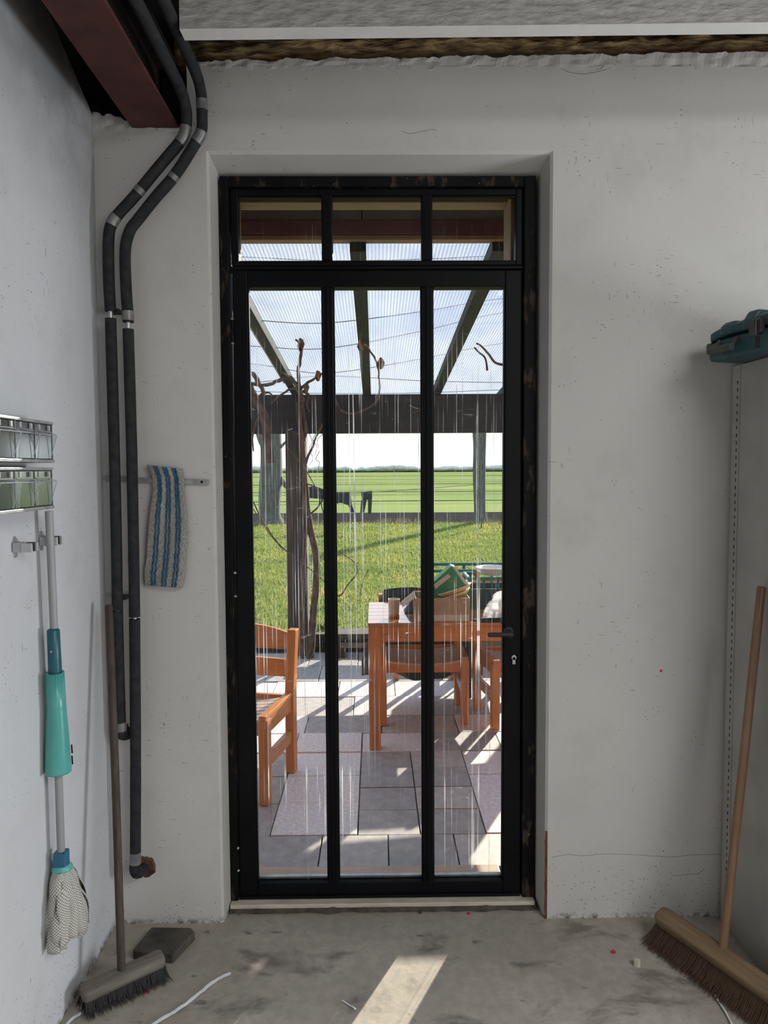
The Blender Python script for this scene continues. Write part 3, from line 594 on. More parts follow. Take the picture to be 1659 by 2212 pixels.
# ------------------------------------------------------------------ brooms
def broom(name, label, head_a, head_b, hz, hw, hh, grip, tip, hr, bl, wm, hm, brm, splay, fibers, rows):
    t = thing(name, label, 'broom', ((head_a+head_b)/2)*1.0); t.location.z = 0
    d = (head_b-head_a).normalized(); n_ = Vector((d.y, -d.x, 0)); n_ = n_ if n_.y < 0 else -n_   # towards the room
    Ln = (head_b-head_a).length; c = (head_a+head_b)/2; ang = math.atan2(d.y, d.x)
    # rounded block, built along x then turned so the grain follows it
    b = MB(); ns = 14; vs = []
    def sect(x, k): # superellipse cross-section
        rr = []
        for j in range(16):
            a = 2*math.pi*j/16; cs, sn = math.cos(a), math.sin(a); rr.append((x, hw/2*k*math.copysign(abs(cs)**.6, cs), hh/2*(.55+.45*k)*math.copysign(abs(sn)**.55, sn)))
        return rr
    xs = [(-.5, .35), (-.495, .7), (-.48, .92), (-.45, 1)] + [(-.4+.1*i, 1) for i in range(9)] + [(.45, 1), (.48, .92), (.495, .7), (.5, .35)]
    for f, k in xs: vs += sect(f*Ln, k)
    m = len(xs); fs = [(i*16+j, i*16+(j+1) % 16, (i+1)*16+(j+1) % 16, (i+1)*16+j) for i in range(m-1) for j in range(16)]
    b.add(vs, fs, True); b.add(vs[:16][::-1], [tuple(range(16))]); b.add(vs[-16:], [tuple(range(16))])
    o = b.build('head_block', hm, t); o.matrix_parent_inverse = Matrix.Identity(4); o.location = (0, 0, hz); o.rotation_euler = (splay*.5, 0, ang)
    # bristles
    b = MB()
    tot = 0
    for i in range(rows[0]):
        for j in range(rows[1]):
            for k in range(fibers):
                u = ((i+.5)/rows[0]-.5)*.96*Ln + random.gauss(0, .0032); s_ = ((j+.5)/rows[1]-.5)*hw*.8
                base = c + d*u + n_*s_; base.z = hz-hh*.38
                f = 1+random.uniform(-.08, .12); sp = n_*(s_*.9+splay*bl*.9+random.gauss(0, .006)) + d*(random.gauss(0, .006)+u*.05)
                tipp = base + sp*f; tipp.z = max(.002, base.z-bl*f*random.uniform(.9, 1.05)); midp = base.lerp(tipp, .5) + n_*(-.004)+Vector((0, 0, -.006))
                midp.z = max(.004, midp.z); q = d*.0016+Vector((0, 0, .0003))
                b.add([base-q, base+q, midp+q, midp-q, tipp], [(0, 1, 2, 3), (3, 2, 4)])
    b.build('bristles', brm, t, 0, False, kind='stuff')
    gb = Vector(grip); tp = Vector(tip); MB().tube([gb-(tp-gb).normalized()*.012, gb.lerp(tp, .5)+Vector((.002, 0, 0)), tp-(tp-gb).normalized()*.004, tp], [hr, hr*1.02, hr, hr*.72], 14).build('handle', wm, t)
    return t
ha, hb = aZ(176, 2148, .055), aZ(352, 2068, .055)
g = aZ(262, 2088, .078); tp = aY(235, 1306, 2.16); tp.x = max(tp.x, WX+.016)
broom('broom', 'old broom with dark wooden handle and black bristles leaning in the left corner', ha, hb, .055, .055, .034, g, tp, .0115, .045, 'old_wood', 'old_wood_x', 'bristle_dark', .35, 5, (46, 4))
ha, hb = aZ(1424, 1975, .075), aZ(1720, 2180, .075)
g = aZ(1561, 2052, .090); tp = aX(1645, 1267, 1.118)
broom('broom', 'wide tan push broom with brown bristles leaning on the grey cabinet', ha, hb, .075, .062, .045, g, tp, .0122, .062, 'handle_brown', 'broom_tan', 'bristle_brown', .75, 9, (70, 5))

# ------------------------------------------------------------------ slab and litter
t = MB()
top = [aZ(286, 2053, .03), aZ(327, 2002, .03), aZ(412, 2003, .03), aZ(421, 2012, .03), aZ(373, 2062, .03)]
t.prism([Vector((p.x, p.y, .0)) for p in top], (0, 0, .03)); o = t.build('slab', 'slab_dark', None, .004); tag(o, 'dark weathered flat slab lying on the floor behind the old broom', 'slab')
def ribbon(name, label, cat, pts, w, mat, group=None, z=.004):
    P = smoothpath([aZ(x, y, z) for x, y in pts], 5); b = MB()
    L_, R_ = [], []
    for i, p in enumerate(P):
        tn = (P[min(i+1, len(P)-1)]-P[max(0, i-1)]).normalized(); s_ = Vector((-tn.y, tn.x, 0)); k = .75+.25*nz3((i*.5, w*90, 1)); zz = .003+.004*abs(nz3((i*.35, 2, w*50)))
        L_.append(Vector((p.x, p.y, zz))+s_*w*k/2); R_.append(Vector((p.x, p.y, zz+.002))-s_*w*k/2)
    n = len(P); V = L_+R_; V2 = [v+Vector((0, 0, -.0012)) for v in V]
    fs = [(i, i+1, n+i+1, n+i) for i in range(n-1)]; fs2 = [tuple(2*n+k for k in f[::-1]) for f in fs]; rim = list(range(n))+list(range(2*n-1, n-1, -1)); fs3 = [(rim[i], rim[(i+1) % (2*n)], 2*n+rim[(i+1) % (2*n)], 2*n+rim[i]) for i in range(2*n)]
    b.add(V+V2, fs+fs2+fs3); return tag(b.build(name, mat), label, cat, group)
ribbon('plastic_strap', 'long white plastic strap curling across the floor near the old broom', 'strap', [(498, 2102), (470, 2115), (440, 2138), (400, 2170), (360, 2196), (320, 2220), (280, 2240)], .011, 'white_strap')
ribbon('plastic_strap', 'short white plastic strap by the left wall under the old broom', 'strap', [(226, 2175), (200, 2180), (170, 2192), (145, 2212), (135, 2235)], .009, 'white_strap')
ribbon('plastic_strap', 'white plastic strap on the floor under the tan broom bristles', 'strap', [(1516, 2105), (1530, 2125), (1552, 2162), (1575, 2200), (1592, 2240)], .008, 'white_strap')
ribbon('paper_strip', 'tiny white paper strip near the sunlit patch', 'paper', [(739, 2161), (752, 2169), (768, 2180)], .008, 'white_strap')
def chip(name, label, px, py, s_, mat, cat, h=.006):
    c = aZ(px, py, 0); b = MB(); n = 7; P = [Vector((c.x+s_*(1+.4*nz3((k*3, px, 1)))*math.cos(6.283*k/n), c.y+s_*.9*(1+.4*nz3((k*3, py, 4)))*math.sin(6.283*k/n), .0)) for k in range(n)]
    b.prism(P, (0, 0, h)); tag(b.build(name, mat, None, .001), label, cat)
chip('wrapper', 'small red wrapper scrap in front of the old broom', 315, 2144, .008, 'red_paper', 'wrapper')
chip('wrapper', 'tiny red wrapper scrap left of the tan broom', 1325, 2058, .007, 'red_paper', 'wrapper')
chip('crumb', 'beige crumb of rubble on the floor left of the tan broom', 1376, 2086, .011, 'crumb', 'rubble', .018)
chip('pebble', 'brown brick crumb on the floor just below the threshold', 908, 1972, .006, 'broken_brick', 'rubble', .008)
chip('crumb', 'tiny reddish chip on the floor below the right threshold end', 1012, 1974, .006, 'red_paper', 'rubble', .004)
# hairline cracks in the plaster above the floor, right of the door
for pts in ([(1192, 1852), (1225, 1846), (1262, 1848), (1300, 1845), (1342, 1845), (1400, 1848), (1450, 1851), (1500, 1846), (1556, 1846)], [(1447, 1884), (1456, 1890), (1480, 1889), (1510, 1886), (1520, 1876)], [(868, 284), (885, 288), (905, 286), (930, 280), (945, 281)], [(1200, 140), (1225, 154), (1262, 160), (1300, 153), (1330, 140)]):
    P = smoothpath([aY(x, y, WY) for x, y in pts], 6); P = [Vector((p.x, WY-.0002, p.z+.0025*nz3((p.x*60, 0, p.z)))) for p in P]
    MB().tube(P, .0005, 5).build('crack', 'grey_plastic', wall_b)
# small paint dot on the wall
c = aY(1428, 1449, WY); MB().lathe([(.0045, 0), (.003, .0015)], 12, (c.x, WY, c.z), Matrix.Rotation(math.pi/2, 3, 'X')).build('paint_dot', 'red_paper', wall_b, label='small dark red paint dot')

# ------------------------------------------------------------------ clear tilt bins on the left wall
FXB = -.800
def binunit(label, ytr, ybr, group):
    e1 = aX(113, ytr, FXB); e2 = aX(117, ybr, FXB); Y1 = e1.y; z1 = e1.z; z0 = e2.z
    pitch = .0905; n = 6; Y0 = Y1-.012-pitch*n
    t = thing('tilt_bin_unit', label, 'storage bins', (WX, (Y0+Y1)/2, z0), group)
    b = MB(); b.box(WX+.001, FXB-.042, Y0, Y1, z0, z1); b.build('back_plate', 'dull_metal', t)
    MB().box(FXB-.042, FXB+.003, Y0, Y1, z1-.007, z1).build('frame_rail', 'galvanised', t, .0015); MB().box(FXB-.042, FXB+.003, Y0, Y1, z0, z0+.008).build('frame_rail', 'galvanised', t, .0015)
    for k in range(n+1):
        y = Y1-.004-pitch*k; MB().box(FXB-.042, FXB, y-.002, y+.002, z0+.008, z1-.007).build('divider', 'grey_plastic', t)
    for k in range(n):
        ya = Y1-.008-pitch*k; yb = ya-pitch+.008; h0, h1 = z0+.010, z1-.009; hm = h0+(h1-h0)*.70; ht = h0+(h1-h0)*.80
        o = MB().hexa([(FXB-.011, yb, h0), (FXB-.008, yb, h0), (FXB-.001, ya, h0), (FXB-.004, ya, h0), (FXB-.011, yb, h1), (FXB-.008, yb, h1), (FXB-.001, ya, h1), (FXB-.004, ya, h1)]).build('bin', 'bin_window', t)
        MB().box(FXB-.040, FXB-.036, yb+.002, ya-.002, h0, h1).build('bin_back', 'galvanised', o)
        lx = FXB+.013; c0, c1, c2, c3 = Vector((FXB, ya-.008, h0)), Vector((FXB, yb+.008, h0)), Vector((lx, ya+.003, hm)), Vector((lx, yb-.003, hm)); d0, d1 = Vector((FXB, ya-.004, ht)), Vector((FXB, yb+.004, ht))
        lp = MB().add([c0, c1, c2, c3, d0, d1], [(0, 1, 3, 2), (2, 3, 5, 4), (0, 2, 4), (1, 5, 3)]).build('lip', 'clear_plastic', o); so_ = lp.modifiers.new('solid', 'SOLIDIFY'); so_.thickness = .001
        b = MB()
        for p_, q_ in ((c2, c3), (c0, c2), (c1, c3), (c2, d0), (c3, d1), (d0, d1)): b.tube([p_, q_], .0008, 5)
        b.build('rim', 'clip_grey', o)
        for yy in (ya-.016, yb+.016): MB().box(FXB-.001, FXB+.003, yy-.004, yy+.004, ht+.003, h1-.001).build('grip_tab', 'clip_grey', o)
binunit('upper row of clear tilting storage bins on the left wall', 912, 1000, 'storage bin rows')
binunit('lower row of clear tilting storage bins above the mop', 1010, 1098, 'storage bin rows')

# ------------------------------------------------------------------ mop and clips
MX = -.833
def mp_(x, y, X=MX): return aX(x, y, X)
t = thing('mop', 'teal and mint handled mop with checked cloth strips hanging on the left wall', 'mop', mp_(140, 2040))
MB().tube([mp_(105.5, 1104), mp_(110, 1200), mp_(117, 1365)], .0098, 14).build('upper_pole', 'pole_metal', t)
def axis(pa, pb):  # matrix with z along pa->pb
    z = (pb-pa).normalized(); x = Vector((1, 0, 0)); x = (x-z*x.dot(z)).normalized(); y = z.cross(x); m = Matrix.Identity(3)
    for i in range(3): m[i][0], m[i][1], m[i][2] = x[i], y[i], z[i]
    return m
a_, b_ = mp_(115, 1358), mp_(120, 1470); l_ = (b_-a_).length
h = MB().lathe([(.011, 0), (.0155, .004), (.0162, l_*.6), (.0168, l_)], 36, a_, axis(a_, b_), .03).build('grip', 'petrol_plastic', t)
c_ = mp_(110, 1408, MX+.016); MB().lathe([(.003, 0), (.002, .002)], 10, c_, Matrix.Rotation(math.pi/2, 3, 'Y')).build('rivet', 'galvanised', h)
a_, b_ = mp_(118, 1452), mp_(122, 1532); l_ = (b_-a_).length
MB().lathe([(.018, .002), (.0232, 0), (.0238, l_)], 40, a_, axis(a_, b_), .045).build('wringer_neck', 'mint_plastic', t)
a_, b_ = mp_(122, 1530), mp_(126, 1668); l_ = (b_-a_).length
o = MB().lathe([(.0236, 0), (.0262, l_*.25), (.0295, l_*.6), (.0325, l_*.97), (.0315, l_), (.0295, l_), (.0285, l_*.9)], 40, a_, axis(a_, b_)).build('wringer_cup', 'mint_plastic', t)
for k, (y0, y1) in enumerate(((1610, 1628), (1634, 1652))):
    p0, p1 = mp_(150+k*.8, y0, MX), mp_(151.4+k*.8, y1, MX); MB().tube([p0+Vector((.004, .004, 0)), p1+Vector((.004, .004, 0))], .0022, 6).build('slot', 'black_hole', o)
MB().tube([mp_(126, 1660), mp_(132, 1842)], .0098, 14).build('lower_pole', 'pole_metal', t)
a_, b_ = mp_(132, 1838), mp_(133, 1868); cc = (a_+b_)/2; MB().box(cc.x-.016, cc.x+.016, cc.y-.016, cc.y+.016, b_.z, a_.z).build('socket', 'blue_plastic', t, .003)
a_ = mp_(134, 1866); MB().lathe([(.019, 0), (.026, -.008), (.026, -.014), (.018, -.02)], 24, a_).build('collar', 'mint_plastic', t)
random.seed(3)
for i in range(20):
    an = 2*math.pi*i/20+.2; s0 = a_+Vector((.015*math.cos(an), .018*math.sin(an), -.012)); yo = .055*math.sin(an); xo = .028*math.cos(an)
    ln = .185+.018*random.uniform(-1, 1)-.02*max(0, math.sin(an)); swing = .030+.012*random.random()
    P = []
    for k in range(13):
        f = k/12; P.append(s0+Vector((max(-.034, xo*min(1, f*1.6)), (yo+swing*.6)*math.sin(f*1.45)+.006*math.sin(f*9+i*2), .012*math.sin(min(1, f*3)*3.14)*.8-ln*f)))
    wd = .0135+.004*random.random(); tw = random.uniform(-.7, .7)
    def st(u, v):
        k = v*12; j = min(int(k), 11); p = P[j].lerp(P[j+1], k-j); a2 = an+math.pi/2+tw*v; f = .55+.45*min(1, v*3); cs = (u-.5)*2*wd*f
        return p+Vector((math.cos(a2)*cs+.004*math.cos(an)*(1-(2*u-1)**2), math.sin(a2)*cs+.004*math.sin(an)*(1-(2*u-1)**2), .004*nz3((u*6, i, 3))*(v > .99)))
    MB().grid(st, 4, 16, (.0016*math.cos(an), .0016*math.sin(an), 0)).build('strip', 'mop_cloth', t)
def clip(px, py, label):
    c = aX(px, py, WX+.002); t = thing('wall_clip', label, 'clip', c, 'grey spring clips on the left wall')
    b = MB(); b.lathe([(.006, 0), (.006, .002)], 12, (c.x-.001, c.y, c.z+.020), Matrix.Rotation(math.pi/2, 3, 'Y')); b.lathe([(.006, 0), (.006, .002)], 12, (c.x-.001, c.y, c.z-.020), Matrix.Rotation(math.pi/2, 3, 'Y'))
    b.box(c.x-.002, c.x+.002, c.y-.006, c.y+.006, c.z-.02, c.z+.02); b.build('mount_plate', 'galvanised', t)
    MB().box(c.x, c.x+.021, c.y-.015, c.y+.015, c.z-.012, c.z+.012).build('clip_base', 'clip_grey', t, .002)
    for s_ in (-1, 1):
        yj = c.y+s_*.0145; j = MB(); j.box(c.x+.021, c.x+.048, yj-.0035, yj+.003, c.z-.011, c.z+.011); o = j.build('jaw', 'clip_grey', t, .002)
        b = MB()
        for k in range(3): b.tube([(c.x+.026+k*.007, yj-s_*.003, c.z-.0112), (c.x+.026+k*.007, yj-s_*.003, c.z+.0112)], .0028, 8)
        b.build('rubber_pad', 'rubber_black', o)
clip(33, 1182, 'empty grey spring clip on the left wall')
clip(90, 1168, 'grey spring clip on the left wall gripping the mop pole')

# ------------------------------------------------------------------ cabinet and tool case
CX = 1.142; CT = aX(1586, 792, CX).z
t = thing('metal_cabinet', 'grey painted metal cabinet side against the right end of the wall', 'cabinet', (1.35, 1.8, 0))
MB().box(CX, CX+.004, 1.78, 2.272, .0, CT).build('side_panel', 'cabinet_paint', t)
MB().box(CX-.0035, CX, 2.228, 2.2725, .0, CT).build('corner_post', 'cabinet_paint', t, .001)
MB().box(CX+.004, 1.62, 1.78, 2.272, CT-.004, CT).build('top_panel', 'cabinet_paint', t); MB().box(CX+.004, 1.62, 2.268, 2.272, 0, CT-.004).build('back_panel', 'cabinet_paint', t)
MB().box(1.616, 1.62, 1.78, 2.268, 0, CT-.004).build('side_panel', 'cabinet_paint', t); MB().box(CX+.004, 1.616, 1.78, 1.786, 0, CT-.004).build('front_door', 'cabinet_paint', t)
b = MB(); n_ = int(CT/.0235)
for k in range(1, n_):
    z = CT-.03-.0235*k
    if z > .04: b.lathe([(.0038, 0), (.0038, .0006)], 8, (CX-.0040, 2.240, z), Matrix.Rotation(math.pi/2, 3, 'Y') @ Matrix.Diagonal((1.6, .75, 1)))
b.build('perforations', 'black_hole', t, 0, True, kind='stuff')
for k in (0, 9, 16, 24, 33, 58): MB().lathe([(.006, 0), (.005, -.003)], 10, (CX-.0036, 2.240, CT-.018-.0235*k), Matrix.Rotation(math.pi/2, 3, 'Y')).build('rivet', 'galvanised', t)

A0 = Vector((1.018, 2.195, CT+.002)); U = Vector((.29, -.957, 0)).normalized(); V_ = Vector((.957, .29, 0)).normalized(); Z_ = Vector((0, 0, 1))
t = thing('tool_case', 'teal plastic power tool case with dark latches lying on the cabinet', 'tool case', A0)
def cp(u, v, z): return A0+U*u+V_*v+Z_*z
LENC, DEP = .40, .255
def shell(prof_u, z0f, z1f, b):  # stack of sections along u, each a rounded outline in v,z
    pass
def slab_along(name, stations, mat, bev=.006):  # stations (u, v0, v1, z0, z1)
    b = MB(); vs = []
    for (u, v0, v1, z0, z1) in stations:
        ch = min(.012, (z1-z0)*.3)
        vs += [cp(u, v0, z0+ch*.6), cp(u, v0+ch*.6, z0), cp(u, v1, z0), cp(u, v1, z1), cp(u, v0+ch*1.6, z1), cp(u, v0, z1-ch)]
    n = 6; m = len(stations); fs = [(i*n+k, i*n+(k+1) % n, (i+1)*n+(k+1) % n, (i+1)*n+k) for i in range(m-1) for k in range(n)]
    b.add(vs, fs); b.add(vs[:n][::-1], [tuple(range(n))]); b.add(vs[-n:], [tuple(range(n))]); return b.build(name, mat, t, bev)
slab_along('body', [(0, .012, DEP-.03, .004, .058), (.012, .0, DEP-.02, 0, .060), (.05, 0, DEP, 0, .066), (.13, 0, DEP, 0, .070), (.2, .0, DEP, 0, .072), (LENC, .0, DEP, 0, .072)], 'teal_case')
slab_along('lid', [(.002, .012, DEP-.03, .0595, .080), (.010, .004, DEP-.02, .0615, .092), (.04, .003, DEP, .0675, .098), (.10, .003, DEP, .071, .104), (.16, .003, DEP, .0732, .112), (LENC, .003, DEP, .0735, .118)], 'teal_case')
for (u, zt_) in ((.05, .112), (.135, .127), (.25, .134)):
    b = MB(); b.prism([cp(u, -.003, .070), cp(u, .0, .098), cp(u, .02, zt_), cp(u, DEP-.01, zt_), cp(u, DEP-.01, .075)], U*.042); b.build('lid_rib', 'teal_case', t, .008)
for (u, L_) in ((.176, .026),):
    o = MB().prism([cp(u, -.014, .046), cp(u, -.016, .060), cp(u, -.012, .092), cp(u, .006, .098), cp(u, .006, .046)], U*L_).build('latch', 'grey_plastic', t, .003)
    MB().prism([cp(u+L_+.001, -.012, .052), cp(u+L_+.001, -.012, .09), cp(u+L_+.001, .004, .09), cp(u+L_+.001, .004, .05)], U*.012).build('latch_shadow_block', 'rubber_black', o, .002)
b = MB(); b.prism([cp(-.012, .008, .034), cp(-.012, .008, .058), cp(-.012, .05, .062), cp(-.012, .05, .034)], U*.022); o = b.build('latch', 'grey_plastic', t, .003)
MB().tube([cp(-.013, .012, .048), cp(-.013, .046, .05)], .004, 8).build('latch_lip', 'grey_plastic', o)
hp = [cp(.030, -.002, .056), cp(.026, -.030, .030), cp(.030, -.038, .028)]
b = MB(); b.tube([cp(.040, -.027, .026), cp(.128, -.027, .026)], .0105, 14); hnd = b.build('handle', 'grey_plastic', t)
for u in (.044, .114): MB().prism([cp(u, -.031, .020), cp(u, -.022, .036), cp(u, .002, .062), cp(u, .002, .044)], U*.010).build('handle_arm', 'grey_plastic', hnd, .002)
MB().prism([cp(.066, -.001, .02), cp(.066, -.001, .034), cp(.066, .01, .034), cp(.066, .01, .02)], U*.03).build('recess', 'rubber_black', t)
MB().prism([cp(.186, -.0008, .012), cp(.186, -.0008, .044), cp(.186, .006, .044), cp(.186, .006, .012)], U*.016).build('recess', 'rubber_black', t)

# ================================================================== outside
PZ = -.06
# patio paving: every slab its own piece
b = MB(); b.box(-4.2, 4.2, 2.64, 6.12, -.30, -.074); patio = struct(b.build('floor_patio', 'joint_sand'))
TM = {}
def tile(x0, x1, y0, y1, mat, dz=0):
    g = .003; w, d = round(x1-x0-2*g, 3), round(y1-y0-2*g, 3); key = (w, d, mat)
    if key not in TM:
        b = MB(); c = .0015; hx, hy, H_ = w/2, d/2, .03
        v = [(sx*hx, sy*hy, -H_) for sx, sy in ((-1, -1), (1, -1), (1, 1), (-1, 1))]+[(sx*hx, sy*hy, -c) for sx, sy in ((-1, -1), (1, -1), (1, 1), (-1, 1))]+[(sx*(hx-c), sy*(hy-c), 0) for sx, sy in ((-1, -1), (1, -1), (1, 1), (-1, 1))]
        b.add(v, [(3, 2, 1, 0), (8, 9, 10, 11)]+[(i, (i+1) % 4, 4+(i+1) % 4, 4+i) for i in range(4)]+[(4+i, 4+(i+1) % 4, 8+(i+1) % 4, 8+i) for i in range(4)])
        TM[key] = b.mesh('paving_slab'); TM[key].materials.append(MATS[mat])
    o = bpy.data.objects.new('paving_slab', TM[key]); COL.objects.link(o); o.parent = patio
    o.location = ((x0+x1)/2, (y0+y1)/2, PZ+dz); o.rotation_euler = (random.uniform(-.004, .004), random.uniform(-.004, .004), random.uniform(-.004, .004))
random.seed(11)
yr = 2.965
for (a, c) in ((-1.5, -1.1), (-1.1, -.7), (-.7, -.235), (-.235, .045), (.045, .325), (.325, .62), (.62, 1.0), (1.0, 1.4)): tile(a, c, 2.71, yr, 'tile_warm' if random.random() < .5 else 'tile_grey')
def column(x0, x1, y0, step, y1, mats):
    y = y0; k = 0
    while y < y1-.05:
        e_ = min(y+step, y1); tile(x0, x1, y, e_, mats[k % len(mats)] if isinstance(mats, list) else mats, random.uniform(-.003, .003)); y = e_; k += 1
column(-1.56, -1.19, yr, .30, 3.87, 'tile_grey'); column(-1.19, -.825, yr, .30, 3.87, 'tile_grey'); column(-.825, -.46, yr, .30, 3.87, 'tile_grey')
column(-.46, -.085, yr, .30, 4.15, 'tile_pale'); column(-.085, .185, yr, .228, 3.87, 'tile_grey'); column(.185, .468, yr, .228, 3.87, ['tile_grey', 'tile_warm'])
column(.468, .84, yr, .30, 3.87, 'tile_pale'); column(.84, 1.21, yr, .30, 3.87, 'tile_pale'); column(1.21, 1.58, yr, .30, 3.87, 'tile_grey')
column(-.085, .30, 3.87, .28, 4.15, 'tile_pale'); column(.30, .70, 3.87, .28, 4.15, 'tile_grey'); column(.70, 1.1, 3.87, .28, 4.15, 'tile_pale'); column(1.1, 1.58, 3.87, .28, 4.15, 'tile_pale')
for (a, c) in ((-1.56, -1.19), (-1.19, -.825), (-.825, -.46)): column(a, c, 3.87, .28, 4.15, 'tile_pale')
y = 4.15
for k, h_ in enumerate((.30, .38, .36, .42, .40, .40)):
    x = -1.75-.12*(k % 3)
    while x < 1.75:
        w_ = (.46, .40, .49)[(k+int(x*7)) % 3]; tile(x, x+w_, y, min(y+h_, 6.05), ['tile_grey', 'tile_warm', 'tile_pale', 'tile_grey'][(k*2+int((x+3)*3)) % 4] if k != 2 else 'tile_pale', random.uniform(-.003, .003)); x += w_
    y += h_
    if y > 6.0: break

# timber edging
for i, (z0, z1, yy) in enumerate(((-.12, -.02, 6.10), (-.02, .075, 6.125))):
    b = MB(); b.box(-3.6, 3.6, yy, yy+.10, z0, z1); tag(b.build('timber_sleeper', 'sleeper', None, .006), ('lower dark timber sleeper edging the patio', 'upper dark timber sleeper edging the patio below the grass')[i], 'sleeper', 'timber edging')

# ground beyond
def ground(name, mat, ys, label, cat, wide):
    b = MB(); V = []
    n = 30
    for (y, z) in ys:
        for k in range(n+1): x = (k/n-.5)*2*wide(y); V.append((x, y, z+(.02*nz3((x*.8, y*.8, 0)) if y < 60 else 0)))
    b.add(V, [(i*(n+1)+k, i*(n+1)+k+1, (i+1)*(n+1)+k+1, (i+1)*(n+1)+k) for i in range(len(ys)-1) for k in range(n)], True)
    return struct(b.build(name, mat), label, cat)
lz = lambda y: .055*max(0, 1-(y-6.2)/4) - .0*y
ground('ground_lawn', 'lawn_green', [(6.2+.5*i, lz(6.2+.5*i)) for i in range(28)]+[(20.0, -.01)], 'sunlit green lawn beyond the patio', 'lawn', lambda y: 14)
ground('ground_ditch', 'soil', [(20.0, -.01), (20.7, -.55), (22, -.75), (24.0, -.7), (24.6, -.25), (24.9, .0)], 'dark earth ditch across the meadow', 'ditch', lambda y: 60)
field = ground('ground_field', 'field_green', [(24.9, 0), (30, 0), (45, 0), (80, 0), (140, 0), (260, 0), (420, 0), (900, 0)], 'flat green field stretching to the horizon', 'field', lambda y: 30+y*1.1)
for i, (py, wd) in enumerate(((1083, .22), (1063, .45), (1046, .8), (1029, 3.0))):
    yy = 1.5*1540/(py-1014.6); MB().grid(lambda u, v: ((u-.5)*2*(30+yy), yy+wd*(v-.5)*(1+.8*nz3((u*40, i, 0)))+.6*wd*nz3((u*25, i, 7)), .03+.02*wd*math.sin(v*3.14)), 60, 3, (0, 0, -.05)).build('furrow', 'furrow_green', field)
random.seed(5)
b = MB(); V, Fc = [], []
for i in range(62000):
    y = 6.25+13.6*random.random()**1.25; x = random.uniform(-1, 1)*(.30*y+1.0); z = lz(y); h_ = random.uniform(.025, .065)*(1+.35*nz3((x*1.5, y*1.5, 0))); w_ = .0045+.0006*y; a = random.uniform(0, 6.283)
    dx, dy = math.cos(a)*w_, math.sin(a)*w_; lx, ly = random.gauss(0, .018), random.gauss(0, .018); o = len(V)
    V += [(x-dx, y-dy, z-.01), (x+dx, y+dy, z-.01), (x+lx, y+ly, z+h_)]; Fc.append((o, o+1, o+2))
b.v, b.f, b.sm = V, Fc, [False]*len(Fc)
tag(b.build('grass', 'grass_blade', None, 0, False), 'short green grass blades growing on the lawn', 'grass', kind='stuff')
b = MB(); V, Fc = [], []
for i in range(5000):
    y = random.uniform(19.4, 20.4); x = random.uniform(-9, 9); h_ = random.uniform(.03, .16)*(1.1+nz3((x*.7, 0, 0))); a = random.uniform(0, 6.283); o = len(V); z = -.01-max(0, y-20)*.78
    V += [(x-.012*math.cos(a), y-.012*math.sin(a), z-.02), (x+.012*math.cos(a), y+.012*math.sin(a), z-.02), (x+random.gauss(0, .05), y+random.gauss(0, .05), z+h_)]; Fc.append((o, o+1, o+2))
b.v, b.f, b.sm = V, Fc, [False]*len(Fc)
tag(b.build('dry_grass', 'dry_grass', None, 0, False), 'pale dry grass fringe along the ditch', 'grass', kind='stuff')
b = MB(); V, Fc = [], []
def hedge(u, v):
    x = -330+660*u; top = 3.3+1.2*nz3((x*.05, 0, 0))+.9*nz3((x*.22, 3, 0))+.5*nz3((x*.7, 5, 0)); return (x, 400-4*math.sin(v*math.pi)-v*2+1.5*nz3((x*.3, v*3, 1)), max(0, top)*v)
b.grid(hedge, 700, 4, (0, 6, 0)); tag(b.build('tree_line', 'hedge_hazed'), 'hazy grey-green line of trees on the far horizon', 'tree line', kind='stuff')

# trees
def tree(label, pts, rad, forks, base):
    t = thing('tree', label, 'tree', base, 'bare trees by the ditch')
    b = MB(); P = smoothpath(pts, 5); R_ = [rad[0]+(rad[1]-rad[0])*i/(len(P)-1) for i in range(len(P))]; R_ = [r*(1+.10*nz3((p.z*1.3, r*4, 1))+(.5*max(0, 1-(p.z+.1)/.35))) for r, p in zip(R_, P)]
    b.tube(P, R_, 14); b.build('trunk', 'tree_bark', t)
    for (pp, rr) in forks: q = smoothpath(pp, 4); MB().tube(q, [rr*(1-.75*i/(len(q)-1)) for i in range(len(q))], 8).build('branch', 'tree_bark', t)
TY = 20.0
p = lambda x, y, Y=TY: aY(x, y, Y)
tree('thick dark bare tree trunk left of the post, beyond the lawn', [p(584, 1136), p(582, 1085), p(585, 1030), p(586, 980), p(583, 930), p(580, 890)], (.30, .30), [((p(586, 1000), p(606, 1035), p(640, 1075)), .13), ((p(580, 975), p(562, 950), p(548, 905)), .12), ((p(590, 985), p(612, 960), p(640, 930)), .06), ((p(582, 920), p(596, 890), p(612, 868)), .08)], p(584, 1136))
tree('slender bare tree trunk at the right side of the door view', [p(1037, 1134), p(1036, 1080), p(1035, 1020), p(1036, 960), p(1035, 920), p(1034, 892)], (.165, .20), [((p(1036, 950), p(1050, 915), p(1064, 880)), .09), ((p(1034, 945), p(1020, 910), p(1010, 880)), .10)], p(1037, 1134))
